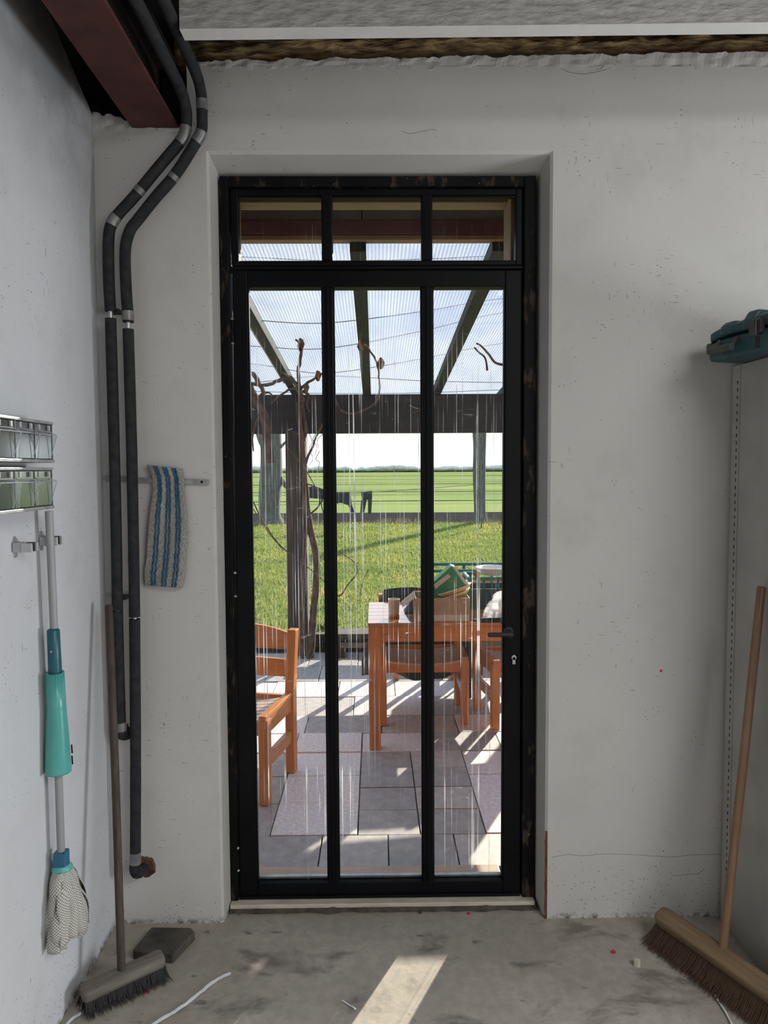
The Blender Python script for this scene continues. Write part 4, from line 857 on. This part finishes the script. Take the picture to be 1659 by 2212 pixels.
# dark washing on a line
GY = 18.0
gl_ = lambda x, y: aY(x, y, GY)
b = MB(); b.tube(smoothpath([gl_(470, 1043), gl_(620, 1051), gl_(690, 1056), gl_(740, 1065.5), gl_(790, 1064), gl_(880, 1058), gl_(1040, 1046)], 5), .006, 6); tag(b.build('washing_line', 'wire_metal'), 'thin washing line strung across the lawn beyond the patio', 'washing line')
for px, lab in ((470, 'thin metal washing line post out of sight left of the door view'), (1040, 'thin metal washing line post in front of the slender tree')):
    q = gl_(px, 1043 if px < 500 else 1046); b = MB(); b.tube([(q.x, q.y, -.05), (q.x, q.y, q.z+.03)], .02, 8); tag(b.build('line_post', 'tree_bark'), lab, 'post', 'washing line posts')
def garment(name, label, polys, group='dark washing on the line'):
    t = thing(name, label, 'trousers' if 'trousers' in name else 'garment', gl_(*polys[0][0]), group)
    for i, P in enumerate(polys): MB().prism([gl_(x, y)+Vector((0, .02*nz3((x, y, 1)), 0)) for x, y in P], (0, .06, 0)).build('cloth_panel' if i == 0 else 'leg', 'jeans', t, .02)
garment('trousers', 'dark trousers with two narrow legs hanging beyond the lawn, rightmost garment', [[(780, 1063), (804, 1060), (804, 1079), (782, 1081)], [(780, 1080), (792, 1080), (787, 1107), (778, 1108)], [(795, 1079), (804, 1079), (802, 1110), (795, 1110)]])
garment('trousers', 'dark trousers hanging partly behind the left glazing bar', [[(722, 1064), (757, 1063), (760, 1090), (750, 1091), (736, 1086), (722, 1089)], [(751, 1089), (760, 1089), (766, 1107), (758, 1107)]])
garment('shirt', 'dark wind-blown shirt hanging beside the wooden post', [[(662, 1052), (680, 1050), (700, 1057), (698, 1078), (668, 1076)], [(693, 1070), (700, 1072), (694, 1092)]])

# ------------------------------------------------------------------ veranda
zr = lambda y: 2.445-.0885*(y-3.0)   # underside of the roof sheets
RX = [(-1.285, -1.225), (-.685, -.626), (-.097, -.03), (.484, .55), (1.06, 1.125), (-1.88, -1.82), (1.64, 1.70)]
RX.sort()
for i, (a, c) in enumerate(RX):
    lab = {0: 'green-stained roof rafter at the far left end of the veranda', 5: 'green-stained roof rafter, second from the right end', 6: 'green-stained roof rafter at the far right end of the veranda', 1: 'green-stained roof rafter, second from the left end', 2: 'green-stained roof rafter above the left pane with a pale batten', 3: 'green-stained roof rafter above the middle pane', 4: 'green-stained roof rafter above the right pane'}.get(i, 'green-stained roof rafter outside the door view, number %d along the roof' % (i+1))
    b = MB(); b.hexa([(a, 2.96, zr(2.96)-.062), (c, 2.96, zr(2.96)-.062), (c, 6.35, zr(6.35)-.062), (a, 6.35, zr(6.35)-.062), (a, 2.96, zr(2.96)-.002), (c, 2.96, zr(2.96)-.002), (c, 6.35, zr(6.35)-.002), (a, 6.35, zr(6.35)-.002)])
    tag(b.build('rafter', 'rafter_green', None, .003), lab, 'rafter', 'veranda rafters')
names = ['first from the left end', 'second from the left end', 'left of the middle', 'right of the middle', 'second from the right end', 'first from the right end']
for i in range(len(RX)-1):
    a, c = (RX[i][0]+RX[i][1])/2+.002, (RX[i+1][0]+RX[i+1][1])/2-.002
    t = thing('roof_sheet', 'clear ribbed plastic roof sheet, '+names[i], 'roof sheet', ((a+c)/2, 4.7, zr(4.7)), 'veranda roof sheets')
    sh = lambda z_: [(a, 2.97, zr(2.97)+z_), (c, 2.97, zr(2.97)+z_), (c, 6.6, zr(6.6)+z_), (a, 6.6, zr(6.6)+z_)]
    MB().hexa(sh(0)+sh(.0012)).build('skin', 'polycarbonate', t)
    b = MB(); x = a+.006
    while x < c-.004:
        b.hexa([(x, 2.97, zr(2.97)+.0015), (x+.0022, 2.97, zr(2.97)+.0015), (x+.0022, 6.6, zr(6.6)+.0015), (x, 6.6, zr(6.6)+.0015), (x, 2.97, zr(2.97)+.006), (x+.0022, 2.97, zr(2.97)+.006), (x+.0022, 6.6, zr(6.6)+.006), (x, 6.6, zr(6.6)+.006)]); x += .0162
    b.build('ribs', 'rib_plastic', t, 0, True, kind='stuff')
b = MB(); b.bar((-.690, 3.05, zr(3.05)-.055), (-.690, 5.5, zr(5.5)-.055), .006, .02); tag(b.build('batten', 'white_paint'), 'thin pale batten along the left rafter', 'batten')
t = thing('ledger_board', 'red-brown ledger beam with grey boards fixed outside above the door', 'beam', (0, 3.0, 2.4))
MB().box(-3, 3, 2.93, 2.985, 2.447, 2.505).build('beam', 'ledger_red', t, .003)
for (x0, x1) in ((-1.6, -.049), (-.045, 1.5), (1.504, 3), (-3, -1.604)): MB().box(x0, x1, 2.945, 2.98, 2.505, 2.66).build('fascia_board', 'soffit_grey', t, .001)
MB().box(-3, 3, 2.9805, 2.99, 2.447, 2.68).build('backing_board', 'dark_beam', t)
MB().box(-3, 3, 2.64, 2.98, 2.66, 2.68).build('soffit_board', 'soffit_grey', t)
MB().box(-3, 3, 2.935, 2.985, 2.425, 2.445).build('lower_batten', 'lining_pine', t, .003)
BY = 5.93
bz1 = zr(BY)-.064; bz0 = aY(820, 935, BY).z
b = MB(); b.box(-3.2, 3.2, BY, BY+.12, bz0, bz1); tag(b.build('header_beam', 'dark_beam', None, .006), 'dark wooden header beam carrying the front of the veranda roof', 'beam')
pa, pc = aY(620, 1200, BY+.0), aY(664, 1200, BY)
b = MB(); b.box(pa.x, pc.x, BY-.02, BY+.14, PZ, bz0+.02); tag(b.build('veranda_post', 'post_wood', None, .008), 'grey weathered wooden post holding up the veranda beam', 'post')
b = MB(); b.box(1.75, 1.91, BY-.02, BY+.14, PZ, bz0+.02); tag(b.build('veranda_post', 'post_wood', None, .008), 'second veranda post standing right of the door view', 'post')
b = MB(); b.bar((pa.x+.06, BY+.03, bz0-.35), (pa.x+.42, BY+.04, bz0+.02), .05, .06); 
# grape vine
random.seed(21)
def vy(x, y, Y): return aY(x, y, min(Y, 1.13/((1015-y)/1540+.0885)) if y < 858 else Y)  # stays below the roof sheets
t = thing('grape_vine', 'bare twisting grape vine climbing the veranda post', 'vine', vy(672, 1440, BY-.08))
def vine(pts, Y, r0, r1, n=6, wob=.008, name='branch'):
    P = [vy(x, y, Y if not isinstance(Y, list) else Y[i]) for i, (x, y) in enumerate(pts)]; P = smoothpath(P, n); P = [q+Vector((wob*nz3(q, 9), wob*nz3(q+Vector((3, 0, 0)), 9), wob*nz3(q+Vector((0, 5, 0)), 9))) for q in P]
    m = len(P)-1; return MB().tube(P, [(r0+(r1-r0)*i/m)*(1+.18*nz3(q, 14)) for i, q in enumerate(P)], 9).build(name, 'vine_bark', t)
V1 = BY-.07
vine([(668, 1440), (672, 1400), (678, 1320), (683, 1250), (680, 1180), (668, 1130), (660, 1060), (656, 1000), (650, 930), (646, 870)], V1, .034, .022, name='stem')
vine([(655, 1435), (650, 1350), (652, 1250), (662, 1150), (668, 1100)], V1-.02, .018, .015, name='stem')
vine([(660, 1000), (672, 970), (690, 930), (705, 900)], V1, .012, .006)
vine([(662, 935), (654, 880), (648, 845), (644, 800), (651, 765), (646, 740), (640, 733)], [V1, V1, V1, V1-.1, V1-.15, V1-.2, V1-.2], .018, .006)
vine([(648, 842), (665, 826), (690, 812), (702, 806)], V1-.1, .013, .006); vine([(650, 850), (640, 830), (624, 815), (600, 822), (585, 830), (560, 832), (542, 828)], V1-.12, .016, .012)
vine([(622, 814), (612, 806), (604, 803)], V1-.12, .009, .004); vine([(655, 865), (640, 838), (618, 846), (598, 860), (585, 872)], V1-.1, .012, .006)
vine([(655, 845), (668, 855), (662, 870), (668, 890)], V1-.1, .012, .006)
vine([(700, 1110), (684, 1060), (664, 1020), (640, 990), (620, 965)], V1-.05, .005, .003, wob=.004); vine([(664, 1115), (686, 1098), (691, 1072), (680, 1052), (662, 1044), (640, 1030)], V1-.04, .008, .005)
vine([(548, 1085), (570, 1130), (600, 1172), (640, 1208), (668, 1228), (705, 1260)], V1-.1, .006, .004, wob=.004); vine([(548, 1100), (580, 1150), (612, 1190)], V1-.06, .005, .003, wob=.004)
vine([(700, 1240), (730, 1287), (752, 1262), (772, 1236), (765, 1215), (735, 1192)], V1-.2, .007, .004); vine([(795, 1230), (782, 1265), (776, 1300)], V1-.25, .003, .002, wob=.003)
vine([(720, 855), (735, 885), (760, 893), (790, 885), (812, 868), (820, 840), (818, 800), (808, 770), (785, 742)], V1-.1, .009, .006)
t2 = t
t = thing('grape_vine', 'gnarled bare vine stem at the left edge of the door view under the roof', 'vine', vy(575, 930, BY-.12))
vine([(582, 1000), (578, 950), (572, 905), (562, 880), (550, 858), (545, 846)], BY-.14, .036, .028, name='stem')
vine([(556, 862), (568, 852), (566, 838), (556, 826), (548, 806)], BY-.14, .02, .012); vine([(550, 852), (540, 830), (528, 815)], BY-.14, .02, .01); vine([(567, 850), (580, 848), (590, 856)], BY-.14, .01, .005); vine([(562, 830), (552, 808), (545, 803)], BY-.16, .012, .005)
vine([(568, 925), (560, 900), (552, 915)], BY-.15, .008, .005); vine([(555, 905), (546, 940), (548, 975)], BY-.15, .01, .006)
t = thing('grape_vine', 'two crossed bare vine twigs near the right rafter', 'vine', vy(1050, 770, 4.6))
vine([(1282, 856), (1240, 830), (1170, 800), (1092, 788)], [5.9, 5.5, 5.0, 4.6], .012, .009, wob=.004); vine([(1092, 788), (1070, 783), (1055, 765), (1040, 748), (1030, 742)], 4.6, .009, .005, wob=.004); vine([(1052, 800), (1048, 775), (1036, 762), (1026, 752)], 4.55, .007, .005, wob=.004)
t = thing('grape_vine', 'fine hanging vine tendrils right of the wooden post', 'vine', vy(690, 940, BY-.02))
for pts in ([(668, 935), (674, 955), (668, 970), (676, 990), (668, 1005)], [(684, 935), (676, 950), (684, 965), (680, 985)], [(690, 975), (682, 992), (690, 1000), (684, 1018)], [(697, 938), (686, 950), (688, 968)]): vine(pts, BY-.03, .003, .002, wob=.004, name='tendril')
for i, (px, py, Y) in enumerate(((780, 746, V1-.1), (823, 785, V1-.1), (687, 812, V1-.1), (662, 838, V1-.1), (650, 745, V1-.2))):
    c = vy(px, py, Y); MB().grid(lambda u, v: c+Vector(((u-.5)*.05*(1-abs(v-.5)), .03*math.sin(u*4+v*3), (v-.5)*.07)), 4, 4, (0, .002, 0)).build('dry_leaf', 'brown_leaf', t2)
# training wires below the roof
for i, (Y, yl, ys, yr_) in enumerate(((3.35, 556, 563, 552), (4.05, 692, 698, 645), (4.6, 748, 753, 676), (5.2, 786, 806, 742), (5.6, 826, 812, 826), (5.8, 845, 850, 842))):
    P = smoothpath([aY(380, yl-4, Y), aY(545, yl, Y), aY(700, ys, Y), aY(900, (ys+yr_)/2+3, Y), aY(1085, yr_, Y), aY(1250, yr_-4, Y)], 6); b = MB(); b.tube(P, .0022, 5)
    tag(b.build('training_wire', 'wire_metal'), 'thin training wire under the veranda roof, %s' % ('nearest the door', 'second from the door', 'third from the door', 'fourth from the door', 'second from the header beam', 'nearest the header beam')[i], 'wire', 'training wires')

# ------------------------------------------------------------------ table
fl = aZ(808, 1616, PZ); TYf = fl.y-.03; tz = aY(808, 1346, TYf).z; TX0 = aY(796, 1400, TYf).x; TX1 = TX0+1.25; TYb = TYf+.62; LW = .066; AP = .108
t = thing('patio_table', 'varnished orange pine table standing on the patio', 'table', (TX0, TYf, PZ))
for x in (TX0, TX1-LW):
    for y in (TYf, TYb-LW): MB().box(x, x+LW, y, y+LW, PZ, tz-.020).build('leg', 'pine', t, .003)
MB().box(TX0+LW, TX1-LW, TYf+.006, TYf+.030, tz-AP, tz-.020).build('apron', 'pine_x', t, .002); MB().box(TX0+LW, TX1-LW, TYb-.030, TYb-.006, tz-AP, tz-.020).build('apron', 'pine_x', t, .002)
MB().box(TX0+.006, TX0+.030, TYf+LW, TYb-LW, tz-AP, tz-.020).build('apron', 'pine_y', t, .002); MB().box(TX1-.030, TX1-.006, TYf+LW, TYb-LW, tz-AP, tz-.020).build('apron', 'pine_y', t, .002)
n_ = 6
for k in range(n_):
    y0 = TYf-.004+(TYb-TYf+.008)*k/n_; y1 = TYf-.004+(TYb-TYf+.008)*(k+1)/n_; MB().box(TX0-.002, TX1+.002, y0+.0006, y1-.0006, tz-.020, tz).build('top_plank', 'pine_top', t, .002)

# ------------------------------------------------------------------ chairs
CW, CDp, SH, BH = .50, .37, .425, .735
def make_chair():
    t = thing('garden_chair', '', 'chair', (0, 0, 0), 'orange pine garden chairs', local=True)
    h = CW/2; lw = .046
    for s_ in (-1, 1):
        MB().box(s_*h-lw/2, s_*h+lw/2, -CDp/2-.025, -CDp/2+.025, 0, SH-.022).build('leg', 'pine', t, .003)
        P = [Vector((s_*h, CDp/2, 0)), Vector((s_*h, CDp/2, SH)), Vector((s_*h, CDp/2+.05, BH))]
        b = MB(); w2, d2 = lw/2, .028
        V = [(p.x+sx*w2, p.y+sy*d2, p.z) for p in P for sx, sy in ((-1, -1), (1, -1), (1, 1), (-1, 1))]
        b.add(V, [(3, 2, 1, 0), (8, 9, 10, 11)]+[(i*4+k, i*4+(k+1) % 4, (i+1)*4+(k+1) % 4, (i+1)*4+k) for i in range(2) for k in range(4)]); b.build('back_post', 'pine', t, .004)
        MB().box(s_*h-.018, s_*h+.018, -CDp/2-.03, CDp/2-.028, SH-.022, SH+.0).build('arm_rail', 'pine_y', t, .003)
        MB().box(s_*h-.013, s_*h+.013, -CDp/2+.025, CDp/2-.028, SH-.095, SH-.022).build('seat_rail', 'pine_y', t, .002)
        MB().box(s_*h-.013, s_*h+.013, -CDp/2+.025, CDp/2-.028, .165, .225).build('stretcher', 'pine_y', t, .002)
    def curved(name, y, zt_, zb_, sag, sag2, th):
        b = MB(); n = 12; V = []
        for i in range(n+1):
            x = -h+lw/2+(CW-lw)*i/n; f = 1-(2*i/n-1)**2; V += [(x, y, zb_-sag2*f), (x, y+th, zb_-sag2*f), (x, y+th, zt_+sag*f), (x, y, zt_+sag*f)]
        b.add(V, [(i*4+k, i*4+(k+1) % 4, (i+1)*4+(k+1) % 4, (i+1)*4+k) for i in range(n) for k in range(4)]+[(0, 1, 2, 3), tuple(n*4+k for k in (3, 2, 1, 0))]); return b.build(name, 'pine_x', t, .002)
    curved('seat_rail', -CDp/2-.012, SH-.028, SH-.100, -.022, 0, .024); curved('seat_rail', CDp/2-.02, SH-.02, SH-.09, 0, 0, .024)
    curved('top_rail', CDp/2+.034, BH-.018, BH-.105, .040, 0, .022); curved('back_slat', CDp/2+.018, BH-.155, BH-.245, .006, 0, .02)
    ns = 7
    for k in range(ns):
        y0 = -CDp/2-.02+(CDp-.01)*k/ns; b = MB(); V = []; n = 10; wv = (CDp-.01)/ns-.010
        for i in range(n+1):
            x = -h+.02+(CW-.04)*i/n; z = SH-.022-.022*(1-(2*i/n-1)**2); V += [(x, y0, z-.012), (x, y0+wv, z-.012), (x, y0+wv, z), (x, y0, z)]
        b.add(V, [(i*4+q, i*4+(q+1) % 4, (i+1)*4+(q+1) % 4, (i+1)*4+q) for i in range(n) for q in range(4)]+[(0, 1, 2, 3), tuple(n*4+q for q in (3, 2, 1, 0))]); b.build('seat_slat', 'pine_weathered', t)
    return t
ch0 = make_chair()
def copy_tree(root):
    r = root.copy(); COL.objects.link(r)
    for c in list(root.children):
        k = c.copy(); COL.objects.link(k); k.parent = r
    return r
def place_chair(o, p, rz, label): o.location = p; o.rotation_euler = (0, 0, rz); o['label'] = label
def chair_from(front, rear, right):  # world points of a front and rear leg on one side
    f_, r_ = Vector((front.x, front.y)), Vector((rear.x, rear.y)); d = (r_-f_).normalized(); rz = math.atan2(d.y, d.x)-math.pi/2; sx_ = Vector((math.cos(rz), math.sin(rz)))
    m_ = f_+d*(CDp/2); c = m_ - sx_*(CW/2)*(1 if right else -1); return Vector((c.x, c.y, PZ)), rz
f1, r1 = aZ(573, 1740, PZ), aZ(621, 1677, PZ)
p1, z1_ = chair_from(Vector((f1.x, f1.y+.02, 0)), r1, True); place_chair(ch0, p1, z1_, 'orange pine garden chair seen through the left pane, back slats showing')
ch1 = copy_tree(ch0); f2a, f2b = aZ(836, 1569, PZ), aZ(996, 1565, PZ); cx = (f2a+f2b)/2
place_chair(ch1, Vector((cx.x, cx.y+.02+CDp/2, PZ)), .0, 'orange pine garden chair pushed under the table with a black cover behind')
ch2 = copy_tree(ch0); f3, r3 = aZ(1060, 1572, PZ), aZ(1031, 1524, PZ); p3, z3 = chair_from(f3, r3, False); place_chair(ch2, p3, z3+.10, 'orange pine garden chair at the right edge of the door view')
shade_chair = copy_tree(ch0); place_chair(shade_chair, Vector((.92, 5.46, PZ)), math.pi-.08, 'pine garden chair added behind the teal cart and black cover to shade the patio')  # added chair, mostly hidden, whose slats shade the patio tiles
t = thing('low_bench', 'low dark timber bench with a brown plank at the far patio edge', 'bench', (.5, 5.85, PZ))
MB().box(-.42, 1.5, 5.80, 6.02, .105, .150).build('seat_plank', 'sleeper', t, .004); MB().box(-.30, 1.5, 5.815, 5.845, .03, .075).build('front_plank', 'old_wood_x', t, .003)
for x in (-.34, .5, 1.35): MB().box(x, x+.08, 5.83, 6.0, PZ, .105).build('leg', 'sleeper', t, .004)
def shade_stool(x, y, w, d, h, label):
    t = thing('shade_stool', label, 'stool', (x, y, PZ))
    for sx_ in (-1, 1):
        for sy_ in (-1, 1): MB().box(x+sx_*(w/2-.02)-.02, x+sx_*(w/2-.02)+.02, y+sy_*(d/2-.02)-.02, y+sy_*(d/2-.02)+.02, PZ, PZ+h-.018).build('leg', 'pine', t, .003)
        MB().box(x-w/2+.04, x+w/2-.04, y+sx_*(d/2-.02)-.01, y+sx_*(d/2-.02)+.01, PZ+h-.075, PZ+h-.02).build('rail', 'pine_x', t, .002)
    n = int(w/.065)
    for k in range(n): MB().box(x-w/2+w*k/n+.008, x-w/2+w*(k+1)/n-.008, y-d/2, y+d/2, PZ+h-.018, PZ+h).build('top_slat', 'pine_y', t, .002)
shade_stool(.36, 5.42, .46, .42, .50, 'slatted pine stool added behind the black cover to shade the patio')  # added stool, mostly out of view, there to cast slat shade
# black cover over the back of the middle chair
BYc = ch1.location.y+CDp/2+.05
def cover(u, v):
    xl, xr = aY(780, 1400, BYc).x, aY(1046, 1400, BYc).x; top = .69+.015*math.sin(u*5)-.05*max(0, (u-.45))
    sp = math.sin(min(1, v*1.2)*math.pi*.5)
    x = (xl+xr)/2+((xr-xl)/2)*(2*u-1)*(.62+.38*min(1, abs(v-.36)*1.9)); fold = .022*math.sin(u*22+v*2)*min(1, abs(v-.36)*3)
    if v < .36: f = v/.36; y = BYc-.055-.01*(1-f); z = top-.16*(1-f)
    else: f = (v-.36)/.64; y = BYc+.07+.03*f+fold; z = top-(top-.085-.03*math.sin(u*9))*f
    if abs(v-.36) < .05: z += .012; y = BYc+.01
    return (x, y+fold*.4, z)
b = MB(); b.grid(cover, 40, 36, (0, .004, 0)); tag(b.build('chair_cover', 'dark_cloth'), 'black cloth cover draped over the chair behind the table', 'cover')

# ------------------------------------------------------------------ things on the table
c = aZ(851, 1334, tz); t = thing('paper_cup', 'beige paper cup with an amber base on the table', 'cup', (c.x, c.y, tz))
MB().lathe([(.030, .022), (.0335, .105), (.035, .107), (.033, .109), (.0315, .105), (.028, .03)], 24, (c.x, c.y, tz)).build('cup_wall', 'cup_paper', t); MB().lathe([(.029, .0), (.031, .003), (.0305, .023), (.029, .024)], 24, (c.x, c.y, tz)).build('cup_base', 'amber', t)
bx0, bx1 = aY(897, 1320, TYf+.03).x, aY(1014, 1320, TYf+.03).x; bh = aY(950, 1291, TYf+.03).z-tz
t = thing('cardboard_box', 'plain brown cardboard box at the front edge of the table', 'box', ((bx0+bx1)/2, TYf+.13, tz))
y0, y1 = TYf+.012, TYf+.24; w_ = .005
for a in ((bx0, bx1, y0, y0+w_), (bx0, bx1, y1-w_, y1), (bx0, bx0+w_, y0+w_, y1-w_), (bx1-w_, bx1, y0+w_, y1-w_)): MB().box(*a, tz, tz+bh).build('side_panel', 'cardboard', t)
MB().box(bx0+w_, bx1-w_, y0+w_, y1-w_, tz, tz+.005).build('bottom_panel', 'cardboard', t)
MB().prism([(bx0, y0+.01, tz+bh), (bx0, y1-.01, tz+bh), (bx0-.07, y1-.03, tz+bh-.055), (bx0-.07, y0+.03, tz+bh-.055)], (.002, 0, .005)).build('flap', 'cardboard', t)
MB().box(bx0+.01, bx1-.004, y0-.0012, y0-.0002, tz+.004, tz+.04).build('tape', 'cup_paper', t)
YG = TYf+.09
g = lambda x, y, Y=None: aY(x, y, Y or YG)
t = thing('green_carton', 'tilted green carton with pale window patches resting on the cardboard box', 'carton', g(965, 1290))
o = MB().prism([g(932, 1296), g(932, 1262), g(976, 1222), g(1004, 1262), g(1000, 1281), g(950, 1295)], (0, .10, 0)).build('carton_body', 'green_card', t, .003)
MB().prism([g(978, 1223, YG+.012), g(983, 1224, YG+.012), g(1013, 1263, YG+.012), g(1004, 1263, YG+.012)], (0, .085, 0)).build('lid_flap', 'white_paint', t)
MB().prism([g(935, 1264, YG-.001), g(968, 1240, YG-.001), g(974, 1246, YG-.001), g(941, 1272, YG-.001)], (0, .001, 0)).build('print_patch', 'cup_paper', t)
for i in range(2):
    c0 = g(975+i*3, 1292-i*11, YG+.05); m_ = Matrix.Rotation(math.radians(-17), 3, 'Y'); t = thing('yellow_tray', ('lower yellow oval tray wedged under the green carton', 'upper yellow oval tray directly beneath the green carton')[i], 'tray', c0, 'yellow trays')
    b = MB(); sc = Matrix.Diagonal((1.55, 1, 1)); b.lathe([(.050, 0), (.068, .010), (.074, .024), (.071, .024), (.062, .012), (.02, .008)], 28, c0, m_ @ sc); o = b.build('tray_bowl', 'yellow_plastic', t); MB().lathe([(.0735, .0235), (.0765, .026), (.073, .028), (.070, .0255)], 28, c0, m_ @ sc).build('rim', 'white_paint', o)
# teal crate
kx0, kx1, ky0, ky1 = aY(1012, 1300, TYb-.26).x, TX1-.12, TYb-.26, TYb-.02; kz1 = aY(1050, 1247, ky0).z
t = thing('plastic_crate', 'dark teal open plastic crate at the back of the table', 'crate', ((kx0+kx1)/2, (ky0+ky1)/2, tz))
for a in ((kx0, kx1, ky0, ky0+.006), (kx0, kx1, ky1-.006, ky1), (kx0, kx0+.006, ky0+.006, ky1-.006), (kx1-.006, kx1, ky0+.006, ky1-.006)):
    MB().box(*a, tz, kz1-.07).build('side_wall', 'teal_case', t); o = MB().box(a[0]-.006, a[1]+.006, a[2]-.006, a[3]+.006, kz1-.018, kz1).build('rim', 'teal_bright', t, .003)
nx = 6
for k in range(nx+1):
    x = kx0+(kx1-kx0-.014)*k/nx
    for y in (ky0, ky1-.006): MB().box(x, x+.014, y, y+.006, kz1-.07, kz1-.018).build('slot_bar', 'teal_bright', t)
MB().box(kx0+.006, kx1-.006, ky0+.006, ky1-.006, tz, tz+.006).build('bottom', 'teal_case', t)
# second crate further back on a stool-high bench
jz = aY(1000, 1233, TYb+.28).z; jx0, jx1 = aY(936, 1240, TYb+.28).x, TX1+.1
t = thing('wire_cart', 'teal tubular garden cart behind the table', 'cart', ((jx0+jx1)/2, TYb+.45, PZ))
for y in (TYb+.28, TYb+.62):
    MB().tube([(jx0, y, jz), (jx1, y, jz)], .011, 10).build('rail', 'teal_bright', t); MB().tube([(jx0, y, jz-.28), (jx1, y, jz-.28)], .011, 10).build('rail', 'teal_bright', t)
    for x in (jx0+.25, jx1): MB().tube([(x, y, PZ), (x, y, jz)], .011, 10).build('leg', 'teal_case', t)
for x in (jx0, jx1): MB().tube([(x, TYb+.28, jz), (x, TYb+.62, jz)], .011, 10).build('rail', 'teal_bright', t)
MB().box(jx0+.25, jx1, TYb+.27, TYb+.63, jz-.285, jz-.265).build('shelf', 'teal_case', t)
Yt = TYb+.45; c = aY(1062, 1246, Yt)
t = thing('white_tub', 'white shallow tub standing on the teal crate behind the table', 'tub', (c.x, ky0+.12, kz1+.001)); 
MB().lathe([(.07, 0), (.098, .040), (.104, .044), (.098, .046), (.088, .040), (.05, .012)], 28, (aY(1063, 1243, ky0+.12).x, ky0+.12, kz1+.001)).build('tub_wall', 'white_paint', t)
q = aY(1028, 1232, ky0+.03); b = MB(); b.lathe([(.006, -.022), (.017, -.014), (.021, 0), (.016, .014), (.006, .021)], 14, (q.x, ky0+.003, kz1+.022)); o = tag(b.build('bulb', 'brown_leaf'), 'small brown bulb on the rim of the teal crate', 'bulb')
# crumpled bag
c = aZ(1082, 1343, tz); b = MB()
def bag(u, v):
    a = u*2*math.pi; z = v*.16; r = (.085*(1-v)**.45+.012)*(1+.22*nz3((math.cos(a)*2, math.sin(a)*2, v*5))+.12*nz3((math.cos(a)*6, math.sin(a)*6, v*12)))
    return (c.x+.03+r*math.cos(a)*1.2, c.y+.07+r*math.sin(a)*.7, tz+.002+z)
b.grid(bag, 40, 16); tag(b.build('plastic_bag', 'white_film'), 'crumpled translucent white plastic bag on the table by the door handle', 'bag')
c = aZ(1028, 1341, tz); b = MB(); b.lathe([(.018, 0), (.019, .006), (.016, .009)], 18, (c.x, c.y+.01, tz)); tag(b.build('bottle_cap', 'blue_plastic'), 'blue bottle cap lying on the table', 'cap')
c = aZ(886, 1330, tz); b = MB()
b.grid(lambda u, v: (c.x-.03+.13*u, c.y+.05+.14*v, tz+.003+(.075*math.sin(u*3.1)*math.sin(v*3.1))*(1+.5*nz3((u*7, v*7, 0)))), 18, 18, (0, 0, -.002)); tag(b.build('crumpled_sack', 'dark_cloth'), 'crumpled black plastic sack between the cup and the cardboard box', 'sack')
# low plants by the post
random.seed(9)
for i, (px, py, lab) in enumerate(((560, 1420, 'leafy weeds behind the left chair'), (690, 1415, 'small weeds at the foot of the wooden post'))):
    c = aZ(px, py, PZ); c.y = max(c.y, 6.3); t = thing('weed_plant', lab, 'plant', (c.x, 6.32, .03))
    for k in range(16):
        a = random.uniform(0, 6.28); l_ = random.uniform(.07, .17); d = Vector((math.cos(a)*.6, math.sin(a)*.5, 1)).normalized(); s_ = Vector((-math.sin(a), math.cos(a), 0)); p0 = Vector((c.x+random.gauss(0, .05), 6.32+random.gauss(0, .03), .03))
        MB().grid(lambda u, v: p0+d*l_*v+s_*(u-.5)*.035*math.sin(min(1, v*1.1+.05)*3.0)-Vector((0, 0, .05*v*v)), 2, 5, (0, 0, .0015)).build('leaf', 'lawn_green', t)
